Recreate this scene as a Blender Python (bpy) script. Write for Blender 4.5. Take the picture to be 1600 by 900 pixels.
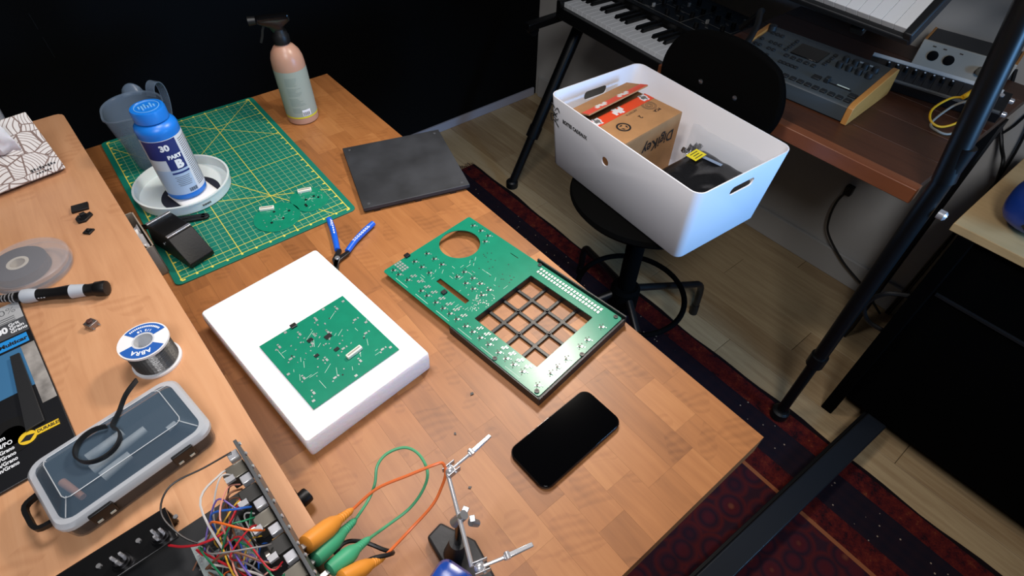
import bpy, bmesh, math, random
from math import sin, cos, pi, radians, sqrt, atan2
from mathutils import Matrix, Vector, noise

for o in list(bpy.data.objects): bpy.data.objects.remove(o)
sc = bpy.context.scene
COL = sc.collection
T0 = 0.85                      # height of the table top above the floor; all coordinates below are measured from the table top

# ------------------------------------------------------------------ camera
cam = bpy.data.cameras.new('camera'); camo = bpy.data.objects.new('camera', cam); COL.objects.link(camo)
yaw, pit, rol = radians(39.961), radians(47.355), radians(-1.3605)
fw = Vector((sin(yaw)*cos(pit), cos(yaw)*cos(pit), -sin(pit)))
rt = Vector((cos(yaw), -sin(yaw), 0)); dn = fw.cross(rt)
r0 = rt*cos(rol) + dn*sin(rol); d0 = -rt*sin(rol) + dn*cos(rol)
mw = Matrix((( r0.x, -d0.x, -fw.x, -0.5018), (r0.y, -d0.y, -fw.y, -0.0638), (r0.z, -d0.z, -fw.z, 0.6875+T0), (0,0,0,1)))
camo.matrix_world = mw
cam.sensor_width = 36; cam.lens = 36*879.08/1600; cam.clip_start = 0.02
sc.camera = camo

# ------------------------------------------------------------------ world, lamps, exposure
w = bpy.data.worlds.new('world'); sc.world = w; w.use_nodes = True
w.node_tree.nodes['Background'].inputs[0].default_value = (0.80, 0.88, 1.0, 1)
w.node_tree.nodes['Background'].inputs[1].default_value = 0.012
def lamp(name, kind, loc, tgt, power, col, size=.1, spread=180, shape='DISK'):
    l = bpy.data.lights.new(name, 'AREA'); l.energy = power; l.color = col; l.shape = shape; l.size = size
    l.spread = radians(spread)
    o = bpy.data.objects.new(name, l); COL.objects.link(o)
    o.location = (loc[0], loc[1], loc[2]+T0)
    d = Vector(tgt)-Vector(loc); o.rotation_euler = d.to_track_quat('-Z', 'Y').to_euler()
    return o
lamp('desk_lamp_light', 'AREA', (.26,.635,.80), (-.36,.40,0), 6.0, (1.0,.91,.80), .16, 160)
lamp('pendant_lamp_light', 'AREA', (-.27,.66,1.15), (-.27,.45,0), 4.6, (1.0,.95,.94), .34, 140)
lamp('room_lamp_light', 'AREA', (-.75,-.55,1.50), (.3,.50,-.1), 13.0, (.95,.96,1.0), .55, 150)
lamp('screen_light', 'AREA', (.75,-1.15,.25), (.50,.45,-.12), 5.0, (.22,.52,1.0), .45, 70)
vs = sc.view_settings
vs.view_transform = 'Standard'; vs.look = 'None'; vs.gamma = 1; vs.exposure = 0.05; vs.use_curve_mapping = False

# ------------------------------------------------------------------ materials
def lin(c):
    c = c/255
    return c/12.92 if c <= .04045 else ((c+.055)/1.055)**2.4
def rgb(*c): return (lin(c[0]), lin(c[1]), lin(c[2]), 1)
MATS = {}
def nodes(m): return m.node_tree.nodes, m.node_tree.links
def M(name, c=(128,128,128), rough=.5, metal=0, spec=.5, nz=None, bump=None, coat=0, see=None, sss=0):
    """plain principled material; nz=(scale, amount) mottles the colour, bump=(scale, strength), see=share of light let through"""
    if name in MATS: return MATS[name]
    m = bpy.data.materials.new(name); m.use_nodes = True; N, L = nodes(m); b = N['Principled BSDF']
    col = rgb(*c); b.inputs['Base Color'].default_value = col
    b.inputs['Roughness'].default_value = rough; b.inputs['Metallic'].default_value = metal
    b.inputs['Specular IOR Level'].default_value = spec; b.inputs['Coat Weight'].default_value = coat
    if sss:
        b.inputs['Subsurface Weight'].default_value = sss; b.inputs['Subsurface Scale'].default_value = .01
    if nz or bump:
        tc = N.new('ShaderNodeTexCoord')
    if nz:
        n = N.new('ShaderNodeTexNoise'); n.inputs['Scale'].default_value = nz[0]; n.inputs['Detail'].default_value = 5
        L.new(tc.outputs['Object'], n.inputs['Vector'])
        r = N.new('ShaderNodeValToRGB'); L.new(n.outputs['Fac'], r.inputs[0])
        k = nz[1]; r.color_ramp.elements[0].position = .3; r.color_ramp.elements[1].position = .7
        r.color_ramp.elements[0].color = (col[0]*(1-k), col[1]*(1-k), col[2]*(1-k), 1)
        r.color_ramp.elements[1].color = (min(1,col[0]*(1+k)), min(1,col[1]*(1+k)), min(1,col[2]*(1+k)), 1)
        L.new(r.outputs[0], b.inputs['Base Color'])
    if bump:
        n2 = N.new('ShaderNodeTexNoise'); n2.inputs['Scale'].default_value = bump[0]; n2.inputs['Detail'].default_value = 4
        L.new(tc.outputs['Object'], n2.inputs['Vector'])
        bp = N.new('ShaderNodeBump'); bp.inputs['Strength'].default_value = bump[1]; bp.inputs['Distance'].default_value = .002
        L.new(n2.outputs['Fac'], bp.inputs['Height']); L.new(bp.outputs[0], b.inputs['Normal'])
    if see is not None:
        t = N.new('ShaderNodeBsdfTransparent'); t.inputs[0].default_value = (.96,.97,.98,1)
        x = N.new('ShaderNodeMixShader'); x.inputs[0].default_value = 1-see
        L.new(t.outputs[0], x.inputs[1]); L.new(b.outputs[0], x.inputs[2]); L.new(x.outputs[0], N['Material Output'].inputs[0])
    MATS[name] = m; return m
class G:
    """small helper to wire math nodes"""
    def __init__(s, m): s.N, s.L = nodes(m)
    def put(s, i, v):
        if isinstance(v, (int, float)): i.default_value = v
        elif isinstance(v, tuple): i.default_value = v
        else: s.L.new(v, i)
    def math(s, op, a, b=0.0, c=None):
        n = s.N.new('ShaderNodeMath'); n.operation = op; s.put(n.inputs[0], a); s.put(n.inputs[1], b)
        if c is not None: s.put(n.inputs[2], c)
        return n.outputs[0]
    def mix(s, f, a, b, mode='MIX'):
        n = s.N.new('ShaderNodeMix'); n.data_type = 'RGBA'; n.blend_type = mode
        s.put(n.inputs['Factor'], f); s.put(n.inputs[6], a); s.put(n.inputs[7], b); return n.outputs[2]
    def coord(s, which='Object'):
        n = s.N.new('ShaderNodeTexCoord'); return n.outputs[which]
    def pos(s): return s.N.new('ShaderNodeNewGeometry').outputs['Position']
    def xyz(s, v):
        n = s.N.new('ShaderNodeSeparateXYZ'); s.L.new(v, n.inputs[0]); return n.outputs
    def mapping(s, v, sc_=(1,1,1), loc=(0,0,0), rot=(0,0,0)):
        n = s.N.new('ShaderNodeMapping'); s.L.new(v, n.inputs[0]); s.put(n.inputs['Scale'], sc_)
        s.put(n.inputs['Location'], loc); s.put(n.inputs['Rotation'], rot); return n.outputs[0]
    def noise(s, v, scale, detail=4, rough=.55, dist=0):
        n = s.N.new('ShaderNodeTexNoise'); s.L.new(v, n.inputs['Vector']); n.inputs['Scale'].default_value = scale
        n.inputs['Detail'].default_value = detail; n.inputs['Roughness'].default_value = rough; n.inputs['Distortion'].default_value = dist
        return n.outputs['Fac']
    def ramp(s, f, stops):
        n = s.N.new('ShaderNodeValToRGB'); s.L.new(f, n.inputs[0]); e = n.color_ramp.elements
        while len(e) < len(stops): e.new(.5)
        for el, (p, c) in zip(e, stops): el.position = p; el.color = c
        return n.outputs[0]
    def step(s, a, t): return s.math('GREATER_THAN', a, t)
    def less(s, a, t): return s.math('LESS_THAN', a, t)
    def bump(s, h, st, b, d=.001):
        n = s.N.new('ShaderNodeBump'); n.inputs['Strength'].default_value = st; n.inputs['Distance'].default_value = d
        s.L.new(h, n.inputs['Height']); s.L.new(n.outputs[0], b.inputs['Normal'])
def newmat(name, rough=.5, spec=.5):
    m = bpy.data.materials.new(name); m.use_nodes = True; b = m.node_tree.nodes['Principled BSDF']
    b.inputs['Roughness'].default_value = rough; b.inputs['Specular IOR Level'].default_value = spec
    MATS[name] = m; return m, G(m), b

def wood(name, dark, mid, light, along='y', rough=.4, vary=.5, rings=0.0, scale=1.0, spec=.4):
    m, g, b = newmat(name, rough, spec)
    oi = g.N.new('ShaderNodeObjectInfo').outputs['Random']
    off = g.N.new('ShaderNodeCombineXYZ'); g.L.new(g.math('MULTIPLY', oi, 37.0), off.inputs[0]); g.L.new(g.math('MULTIPLY', oi, 91.0), off.inputs[1])
    va = g.N.new('ShaderNodeVectorMath'); va.operation = 'ADD'; g.L.new(g.pos(), va.inputs[0]); g.L.new(off.outputs[0], va.inputs[1])
    sc_ = (90*scale, 7*scale, 40*scale) if along == 'y' else (7*scale, 90*scale, 40*scale)
    grain = g.noise(g.mapping(va.outputs[0], sc_), 1.0, 6, .6, .6)
    broad = g.noise(va.outputs[0], 9*scale, 3)
    f = g.math('ADD', g.math('MULTIPLY', grain, .45), g.math('MULTIPLY', broad, .3))
    f = g.math('ADD', f, g.math('MULTIPLY', g.math('SUBTRACT', oi, .5), vary))
    f = g.math('ADD', f, .12)
    if rings:
        wv = g.N.new('ShaderNodeTexWave'); wv.wave_type = 'RINGS'; wv.rings_direction = 'SPHERICAL'
        wv.inputs['Scale'].default_value = 28*scale; wv.inputs['Distortion'].default_value = 6; wv.inputs['Detail'].default_value = 2; wv.inputs['Detail Scale'].default_value = .8
        g.L.new(va.outputs[0], wv.inputs['Vector'])
        sel = g.step(g.noise(va.outputs[0], 14*scale, 1), .58)
        f = g.math('SUBTRACT', f, g.math('MULTIPLY', g.math('MULTIPLY', wv.outputs['Fac'], sel), rings))
    col = g.ramp(f, [(.12, rgb(*dark)), (.5, rgb(*mid)), (.88, rgb(*light))])
    g.L.new(col, b.inputs['Base Color']); g.bump(grain, .06, b)
    return m

# ------------------------------------------------------------------ mesh building
class MB:
    def __init__(s): s.v = []; s.f = []; s.mi = []
    def add(s, vs, fs, mi=0):
        k = len(s.v); s.v += [tuple(v) for v in vs]; s.f += [[k+i for i in f] for f in fs]; s.mi += [mi]*len(fs); return s
    def box(s, c, d, rz=0, mi=0, mat=None):
        x, y, z = d[0]/2, d[1]/2, d[2]/2
        vs = [Vector((a*x, b*y, e*z)) for a in (-1,1) for b in (-1,1) for e in (-1,1)]
        R = mat if mat is not None else Matrix.Rotation(rz, 3, 'Z')
        vs = [R @ v + Vector(c) for v in vs]
        return s.add(vs, [(0,1,3,2),(4,6,7,5),(0,4,5,1),(2,3,7,6),(0,2,6,4),(1,5,7,3)], mi)
    def bar(s, p, q, w_, h, mi=0):
        """square bar between two points"""
        p, q = Vector(p), Vector(q); d = (q-p); L_ = d.length
        M3 = d.to_track_quat('X', 'Z').to_matrix()
        return s.box((p+q)/2, (L_, w_, h), mat=M3, mi=mi)
    def cyl(s, p, q, r0_, r1_=None, n=16, mi=0, cap=True):
        p, q = Vector(p), Vector(q); r1_ = r0_ if r1_ is None else r1_
        d = (q-p).normalized(); a = d.orthogonal().normalized(); b = d.cross(a)
        vs = []
        for c, r in ((p, r0_), (q, r1_)):
            vs += [c + a*r*cos(2*pi*i/n) + b*r*sin(2*pi*i/n) for i in range(n)]
        fs = [(i, (i+1)%n, n+(i+1)%n, n+i) for i in range(n)]
        if cap: fs += [tuple(range(n-1,-1,-1)), tuple(range(n, 2*n))]
        return s.add(vs, fs, mi)
    def loft(s, rings, cap0=True, cap1=True, mi=0, closed=False):
        n = len(rings[0]); vs = [v for r in rings for v in r]; fs = []
        m = len(rings)
        for j in range(m if closed else m-1):
            for i in range(n):
                a, b = j*n, ((j+1)%m)*n
                fs.append((a+i, a+(i+1)%n, b+(i+1)%n, b+i))
        if not closed:
            if cap0: fs.append(tuple(range(n-1,-1,-1)))
            if cap1: fs.append(tuple((m-1)*n+i for i in range(n)))
        return s.add(vs, fs, mi)
    def lathe(s, prof, n=32, c=(0,0,0), mat=None, mi=0, cap0=True, cap1=True, closed=False):
        """prof = [(radius, z)...] bottom to top"""
        R = mat if mat is not None else Matrix.Identity(3); c = Vector(c)
        return s.loft([[R @ Vector((max(r,1e-5)*cos(2*pi*i/n), max(r,1e-5)*sin(2*pi*i/n), z)) + c for i in range(n)] for r, z in prof], cap0, cap1, mi, closed)
    def prism(s, poly, z0, z1, mi=0):
        n = len(poly)
        return s.loft([[(x, y, z0) for x, y in poly], [(x, y, z1) for x, y in poly]], mi=mi)
    def tube(s, pts, r, n=8, mi=0, res=6, flat=None):
        """smooth tube through points; flat=(w,h) gives a ribbon section"""
        P_ = smooth(pts, res); rings = []; up = None
        for i, p in enumerate(P_):
            t = (P_[min(i+1, len(P_)-1)] - P_[max(i-1, 0)]).normalized()
            if up is None: up = Vector((0,0,1)) if abs(t.z) < .9 else Vector((1,0,0))
            a = (up - t*up.dot(t)).normalized(); up = a; b = t.cross(a)
            rr = r(i/(len(P_)-1)) if callable(r) else r
            if flat: rings.append([p + a*x + b*y for x, y in ((-flat[0],-flat[1]),(flat[0],-flat[1]),(flat[0],flat[1]),(-flat[0],flat[1]))])
            else: rings.append([p + a*rr*cos(2*pi*k/n) + b*rr*sin(2*pi*k/n) for k in range(n)])
        return s.loft(rings, mi=mi)
    def sphere(s, c, r, n=16, m=10, sc_=(1,1,1), mi=0):
        return s.lathe_s(c, r, n, m, sc_, mi)
    def lathe_s(s, c, r, n, m, k, mi):
        c = Vector(c); rings = []
        for j in range(m+1):
            a = -pi/2 + pi*j/m; rr = max(cos(a), 1e-4)
            rings.append([c + Vector((r*k[0]*rr*cos(2*pi*i/n), r*k[1]*rr*sin(2*pi*i/n), r*k[2]*sin(a))) for i in range(n)])
        return s.loft(rings, mi=mi)
    def sheet(s, nx, ny, fn, mi=0):
        vs = [fn(i/nx, j/ny) for j in range(ny+1) for i in range(nx+1)]
        fs = [(j*(nx+1)+i, j*(nx+1)+i+1, (j+1)*(nx+1)+i+1, (j+1)*(nx+1)+i) for j in range(ny) for i in range(nx)]
        return s.add(vs, fs, mi)
    def mesh(s, name, smooth_=False, fix=True):
        me = bpy.data.meshes.new(name); me.from_pydata(s.v, [], s.f)
        for p, i in zip(me.polygons, s.mi): p.material_index = i
        if fix:
            b = bmesh.new(); b.from_mesh(me); bmesh.ops.recalc_face_normals(b, faces=b.faces[:]); b.to_mesh(me); b.free()
        if smooth_: shade(me)
        me.update(); return me
    def build(s, name, mat, parent=None, sm=False, bev=0, loc=None, rot=None, kind=None, label=None, solid=0, fix=True):
        me = s.mesh(name, sm, fix); o = link(name, me, mat, parent)
        if loc is not None: o.location = loc
        if rot is not None: o.rotation_euler = rot
        if solid:
            d = o.modifiers.new('Solidify', 'SOLIDIFY'); d.thickness = solid; d.offset = 0
        if bev:
            d = o.modifiers.new('Bevel', 'BEVEL'); d.width = bev; d.segments = 2; d.limit_method = 'ANGLE'; d.angle_limit = radians(40)
            if not sm: shade(me, 50)
        if kind: o['kind'] = kind
        if label: o['label'] = label
        if parent is None: o.location.z += T0
        return o
def shade(me, ang=38):
    me.polygons.foreach_set('use_smooth', [True]*len(me.polygons)); me.set_sharp_from_angle(angle=radians(ang))
def link(name, me, mat, parent=None):
    o = bpy.data.objects.new(name, me); COL.objects.link(o)
    for m in (mat if isinstance(mat, (list, tuple)) else [mat]): me.materials.append(m)
    if parent is not None: o.parent = parent
    return o
def smooth(pts, res=6):
    P_ = [Vector(p) for p in pts]
    if len(P_) < 3 or res <= 1: return P_
    out = []
    for i in range(len(P_)-1):
        a, b, c, d = P_[max(i-1,0)], P_[i], P_[i+1], P_[min(i+2, len(P_)-1)]
        for k in range(res):
            t = k/res
            out.append(.5*((2*b) + (c-a)*t + (2*a-5*b+4*c-d)*t*t + (3*b-a-3*c+d)*t*t*t))
    out.append(P_[-1]); return out
def rrect(w_, h, r, n=5, c=(0,0)):
    out = []
    for cx, cy, a0 in ((w_/2-r, h/2-r, 0), (-w_/2+r, h/2-r, 90), (-w_/2+r, -h/2+r, 180), (w_/2-r, -h/2+r, 270)):
        for i in range(n+1):
            a = radians(a0 + 90*i/n); out.append((c[0]+cx+r*cos(a), c[1]+cy+r*sin(a)))
    return out
def ring(w_, h, r, z, n=5): return [(x, y, z) for x, y in rrect(w_, h, r, n)]
def circle(r, n=32, c=(0,0)): return [(c[0]+r*cos(2*pi*i/n), c[1]+r*sin(2*pi*i/n)) for i in range(n)]
def plate(name, outer, holes, z0, z1, mat, parent, sm=False):
    """flat plate with real openings, made from a filled 2D outline"""
    cu = bpy.data.curves.new(name, 'CURVE'); cu.dimensions = '2D'; cu.fill_mode = 'BOTH'; cu.extrude = (z1-z0)/2
    for poly in [outer]+holes:
        sp = cu.splines.new('POLY'); sp.points.add(len(poly)-1); sp.use_cyclic_u = True
        for p, (x, y) in zip(sp.points, poly): p.co = (x, y, 0, 1)
    tmp = bpy.data.objects.new('tmp', cu); me = bpy.data.meshes.new_from_object(tmp)
    bpy.data.objects.remove(tmp); bpy.data.curves.remove(cu)
    me.transform(Matrix.Translation((0, 0, (z0+z1)/2))); me.name = name; me.materials.clear()
    return link(name, me, mat, parent)
def text(name, s, size, mat, parent, M4, align='CENTER', wrap=None, bold=0.0, sx=1.0, label=None):
    """printed lettering as a thin mesh; wrap=radius bends it round a cylinder about local Z"""
    cu = bpy.data.curves.new(name, 'FONT'); cu.body = s; cu.size = size; cu.align_x = align; cu.align_y = 'CENTER'; cu.offset = bold; cu.resolution_u = 3
    tmp = bpy.data.objects.new('tmp', cu); me = bpy.data.meshes.new_from_object(tmp)
    bpy.data.objects.remove(tmp); bpy.data.curves.remove(cu); me.materials.clear(); me.name = name
    if sx != 1: me.transform(Matrix.Diagonal((sx,1,1,1)))
    if wrap:
        r, a0, z0 = wrap
        b = bmesh.new(); b.from_mesh(me)
        for v in b.verts:
            a = a0 + v.co.x/r; zz = v.co.y + z0
            v.co = (r*cos(a), r*sin(a), zz)
        b.to_mesh(me); b.free()
    me.transform(M4)
    o = link(name, me, mat, parent)
    if label: o['label'] = label
    return o
def MX(loc=(0,0,0), rz=0, rx=0, ry=0):
    return Matrix.Translation(loc) @ Matrix.Rotation(rz,4,'Z') @ Matrix.Rotation(ry,4,'Y') @ Matrix.Rotation(rx,4,'X')
def thing(name, label, cat, loc=(0,0,0), rz=0, group=None, rot=None):
    o = bpy.data.objects.new(name, None); COL.objects.link(o); o.empty_display_size = .02
    o.location = (loc[0], loc[1], loc[2]+T0); o.rotation_euler = rot if rot else (0,0,rz)
    o['label'] = label; o['category'] = cat
    if group: o['group'] = group
    return o
def tag(o, label, cat, group=None):
    o['label'] = label; o['category'] = cat
    if group: o['group'] = group
    return o
def struct(o): o['kind'] = 'structure'; return o
def wrapped(r, a0, a1, z0, z1, n=16):
    """patch of a cylinder wall"""
    m = MB(); m.sheet(n, 1, lambda u, v: (r*cos(a0+(a1-a0)*u), r*sin(a0+(a1-a0)*u), z0+(z1-z0)*v)); return m
random.seed(7)

BLACK = M('black_plastic', (13,13,14), .45, spec=.4)
BLACKM = M('black_powdercoat', (7,7,8), .55, spec=.3)
BLACKG = M('black_gloss', (8,8,9), .15)
CHROME = M('chrome', (222,222,226), .26, .7)
STEEL = M('brushed_steel', (170,170,172), .36, .75)
WHITE = M('white_plastic', (226,226,228), .4)
PAPER = M('white_paper', (235,235,236), .8, bump=(60,.3))
INK = M('black_ink', (22,22,24), .7)
# ================================================================== the room
FL = -T0
m, g, b = newmat('floor_oak', .42, .4)
oi = g.N.new('ShaderNodeObjectInfo').outputs['Random']
gr = g.noise(g.mapping(g.pos(), (55, 4, 20)), 1.0, 6, .6, .8)
ff = g.math('ADD', g.math('MULTIPLY', gr, .6), g.math('MULTIPLY', oi, .4))
g.L.new(g.ramp(ff, [(.2, rgb(150,122,88)), (.55, rgb(188,164,126)), (.9, rgb(206,186,150))]), b.inputs['Base Color']); g.bump(gr, .05, b)
FLOORM = MATS['floor_oak']
fb = struct(MB().box((-.1, .3, FL-.02), (3.2, 3.7, .024)).build('floor', FLOORM))
pw, pmesh = .125, {}
x = .60; col_i = 0
while x < 1.42:
    y = -1.3 + (col_i*.37) % .9 - .6
    wd = min(pw, 1.421-x)
    while y < 2.07:
        y0, y1 = max(y, -1.5), min(y+.95, 2.07)
        if y1 - y0 > .02:
            k = (round(wd,3), round(y1-y0,3))
            if k not in pmesh:
                pmesh[k] = MB().box((0,0,0), (wd-.0015, y1-y0-.0015, .008)).mesh('plank')
            o = bpy.data.objects.new('plank', pmesh[k]); COL.objects.link(o)
            if not pmesh[k].materials: pmesh[k].materials.append(FLOORM)
            o.parent = fb; o.location = (x+wd/2, (y0+y1)/2, FL-.004)
            d = o.modifiers.new('Bevel', 'BEVEL'); d.width = .0008; d.segments = 1
        y += .95
    x += pw; col_i += 1
WALLB = M('wall_black_paint', (5,6,7), .7, spec=.12)
WALLR = M('wall_grey_white_paint', (196,193,188), .75, spec=.2, nz=(4,.05))
BASEM = M('baseboard_grey', (170,170,182), .5)
struct(MB().box((.0, 2.12, .35), (3.4, .10, 2.4)).build('wall_back', WALLB))
struct(MB().box((1.47, .3, .35), (.10, 3.64, 2.4)).build('wall_right', WALLR))
struct(MB().box((.30, 2.064, FL+.021), (2.2, .012, .042)).build('baseboard_back', BASEM, bev=.002))
struct(MB().box((1.413, .29, FL+.055), (.014, 3.5, .11)).build('baseboard_right', M('baseboard_white', (186,184,180), .5), bev=.003))
# thin worn seam on the black wall, seen only as a few pale glints
seam = MB()
for z, h in ((-.075,.06), (.0,.045), (.075,.02)): seam.box((-.52, 2.0685, z), (.0025, .002, h))
tr = struct(seam.build('trim_1', M('seam_metal', (60,62,64), .3, .8)))

# ---- rug
m, g, b = newmat('rug_wool', .95, .1)
co = g.coord('Object'); X, Y, Z = g.xyz(co)[0:3]
d = g.math('SUBTRACT', .755, X)                                    # distance from the long edge in view
mott = g.noise(co, 34, 4, .6); fine = g.noise(co, 260, 2)
vor = g.N.new('ShaderNodeTexVoronoi'); g.L.new(co, vor.inputs['Vector']); vor.inputs['Scale'].default_value = 42
redband = g.ramp(g.math('ADD', g.math('MULTIPLY', mott, .7), g.math('MULTIPLY', fine, .3)), [(.36, rgb(26,16,22)), (.47, rgb(70,20,22)), (.60, rgb(92,30,24)), (.68, rgb(120,70,42))])
chk = g.math('ADD', g.math('SINE', g.math('MULTIPLY', X, 210.0)), g.math('SINE', g.math('MULTIPLY', Y, 150.0)))
navy = g.mix(g.math('MULTIPLY', g.math('ADD', chk, 2.0), .25), rgb(24,20,30), rgb(32,22,30))
dot = g.less(vor.outputs['Distance'], .10)
navy = g.mix(g.math('MULTIPLY', dot, .8), navy, rgb(170,150,130))
# inner field with flower-like medallions
v2 = g.N.new('ShaderNodeTexVoronoi'); g.L.new(co, v2.inputs['Vector']); v2.inputs['Scale'].default_value = 15; v2.inputs['Randomness'].default_value = .8
field = g.ramp(v2.outputs['Distance'], [(.06, rgb(112,62,42)), (.16, rgb(74,22,26)), (.30, rgb(70,24,32)), (.42, rgb(24,22,34)), (.60, rgb(80,26,26)), (.72, rgb(36,24,34))])
field = g.mix(g.math('MULTIPLY', mott, .6), field, rgb(58,26,34))
ins = lambda a, c_: g.math('MULTIPLY', g.step(d, a), g.less(d, c_))
col = g.mix(ins(.012, .075), rgb(22,15,18), redband)
col = g.mix(ins(.075, .185), col, navy)
col = g.mix(ins(.185, .25), col, redband)
col = g.mix(ins(.25, .262), col, rgb(140,84,54))
col = g.mix(g.step(d, .262), col, field)
g.L.new(col, b.inputs['Base Color']); g.bump(fine, .5, b, .002)
rg = thing('rug', 'dark red and navy patterned wool rug under the butcher block table', 'rug', (0,0,0))
m_ = MB()
def rugpt(u, v):
    x = -1.25 + 2.005*u; y = -1.35 + 3.08*v
    e = .004*sin(y*9+1)*(u > .99) + .003*sin(y*23)*(u > .99)
    return (x+e, y, FL + .007)
m_.sheet(40, 60, rugpt)
m_.build('pile', MATS['rug_wool'], rg, solid=.006)
fr = MB()
for i in range(150):
    x = -.1 + i*.0057 + random.uniform(-.002,.002); l = random.uniform(.02,.045); dx = random.uniform(-.012,.014)
    fr.tube([(x,1.728,FL+.006), (x+dx*.4,1.728+l*.5,FL+.010), (x+dx,1.728+l,FL+.003)], .0011, 4, res=2)
fr.build('fringe', M('rug_fringe', (54,26,26), .9), rg, kind='stuff')

# ================================================================== butcher block table
STAVE = wood('butcher_block', (112,67,32), (156,100,54), (184,128,76), 'y', .46, .30, .10, spec=.6)
tb = thing('butcher_block_table', 'orange-brown butcher block work table with glued wooden staves', 'table', (0,0,0))
MB().box((-.79, .642, -.0225), (.44, 1.284, .041)).build('table_core', STAVE, tb)
sw = .0438; nstr = 13; smesh = {}
for i in range(nstr):
    y = 0.0; first = True
    while y < 1.284 - 1e-4:
        l = random.choice((.075,.09,.105,.12,.14,.16)) if not first else random.choice((.05,.08,.11,.14)); first = False
        if 1.284 - (y+l) < .04: l = 1.284 - y
        k = round(l, 4)
        if k not in smesh:
            smesh[k] = MB().box((0,0,0), (sw-.00012, l-.00012, .04)).mesh('stave'); smesh[k].materials.append(STAVE)
        o = bpy.data.objects.new('stave', smesh[k]); COL.objects.link(o); o.parent = tb
        o.location = (-sw*(i+.5), y+l/2, -.02)
        y += l
for x, y in ((-.12,.14), (-.12,1.14), (-.92,.14), (-.92,1.14)):
    MB().box((x, y, -.4398), (.06,.06,.7986)).build('table_leg', BLACKM, tb)

# ================================================================== raised oak shelf on the left of the table
OAK = wood('oak_shelf', (166,112,76), (202,150,110), (220,174,136), 'y', .42, .06, .10, scale=.75)
SHR = radians(1.86)
sh = thing('oak_shelf', 'pale oak riser shelf standing along the left of the table', 'shelf', (-.5105,0,0), SHR)
def shelf_plank(x0, x1, r=.0):
    poly = [(x0,-.35),(x1,-.35),(x1,1.252-r)] + [(x1-r+r*cos(radians(a)), 1.252-r+r*sin(radians(a))) for a in (30,60,90)] + [(x0,1.252)] if r else [(x0,-.35),(x1,-.35),(x1,1.252),(x0,1.252)]
    return MB().prism(poly, .078, .1)
xs = [0,-.096,-.205,-.322,-.47]
for i in range(4):
    shelf_plank(xs[i+1], xs[i], .014 if i == 0 else 0).build('plank', OAK, sh)
for y in (1.18, -.30): MB().box((-.25, y, .039), (.42,.02,.078)).build('shelf_support', OAK, sh)
# ---- black device pushed under the shelf
dv = thing('black_device', 'low black box of electronics pushed under the oak shelf edge', 'device', (-.5430,.375,0), radians(13))
MB().box((-.075,0,.026), (.15,.17,.050)).build('body', BLACK, dv, bev=.004)
for i in range(9): MB().box((.0035, -.066+i*.0165, .020+.002*(i%2)), (.007,.011,.014)).build('button', BLACK, dv, bev=.001)
kn = MB().lathe([(.009,0),(.0095,.003),(.0095,.012),(.0085,.014)], 20, (0,0,0), Matrix.Rotation(radians(90),3,'Y'))
kn = kn.build('knob', BLACK, dv, sm=True, loc=(.001,-.083,.02))
MB().lathe([(.0001,.0001),(.0065,.0001),(.0065,.0006)], 16, (.014,0,0), Matrix.Rotation(radians(90),3,'Y')).build('knob_face', M('grey_knob_face',(92,92,94),.4), kn)

# ================================================================== things on the shelf
S = .1
# ---- patterned tissue box leaning back
m, g, b = newmat('leaf_print_card', .7, .3)
co = g.coord('Object'); sp = g.mapping(co, (1,1,1)); cs = g.xyz(co)
v3 = g.N.new('ShaderNodeTexVoronoi'); g.L.new(g.mapping(co, (1.0,1.0,1.6), rot=(0,radians(30),0)), v3.inputs['Vector']); v3.inputs['Scale'].default_value = 27; v3.inputs['Randomness'].default_value = 1
ve = g.N.new('ShaderNodeTexVoronoi'); ve.feature = 'DISTANCE_TO_EDGE'; g.L.new(g.mapping(co, (1.0,1.0,1.6), rot=(0,radians(30),0)), ve.inputs['Vector']); ve.inputs['Scale'].default_value = 27
rnd = g.N.new('ShaderNodeSeparateColor'); g.L.new(v3.outputs['Color'], rnd.inputs[0])
ang = g.math('MULTIPLY', rnd.outputs[0], 6.28)
u = g.math('ADD', g.math('MULTIPLY', cs[0], g.math('COSINE', ang)), g.math('MULTIPLY', cs[2], g.math('SINE', ang)))
u = g.math('ADD', u, g.math('MULTIPLY', v3.outputs['Distance'], .012))
st = g.less(g.math('FRACT', g.math('MULTIPLY', u, 190.0)), .20)
ed = g.less(ve.outputs['Distance'], .028)
ln = g.math('MAXIMUM', st, ed)
g.L.new(g.mix(ln, rgb(216,211,206), rgb(126,106,98)), b.inputs['Base Color'])
tbx = thing('tissue_box', 'white tissue box with brown leaf line print leaning back on the oak shelf', 'tissue box', (-.645,1.020,S+.0122), radians(7.8))
lean = radians(-30)
bx = MB().box((0,.012,.047), (.126,.024,.098)).build('carton', MATS['leaf_print_card'], tbx, bev=.0015, rot=(lean,0,0), loc=(0,0,.0))
lt = MB()
for k in range(9):
    lt.box((.020+.0042*k, -.0006, .0115+.0008*(k%2)), (.0026,.0006,.0042-.001*(k%3)))
    if k < 6: lt.box((.024+.0040*k, -.0006, .0050), (.0024,.0006,.0022))
lt.build('small_print', INK, bx)
tis = MB()
def tissuept(u, v):
    a = (u-.5)*2; h = v
    n = noise.noise(Vector((u*4, v*4, 3.1)))*.012
    n2 = noise.noise(Vector((u*9, v*7, 8.1)))*.006
    return (a*(.036-.010*h)+n*1.2, -.003-.040*sin(h*2.6)+n+n2, .048-.006*h + .050*sin(h*2.6) + n2)
tis.sheet(18, 18, tissuept).build('tissue', M('tissue_paper', (232,232,238), .9, sss=.1), bx, sm=True, loc=(-.010,0,.000), solid=.0006)
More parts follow.
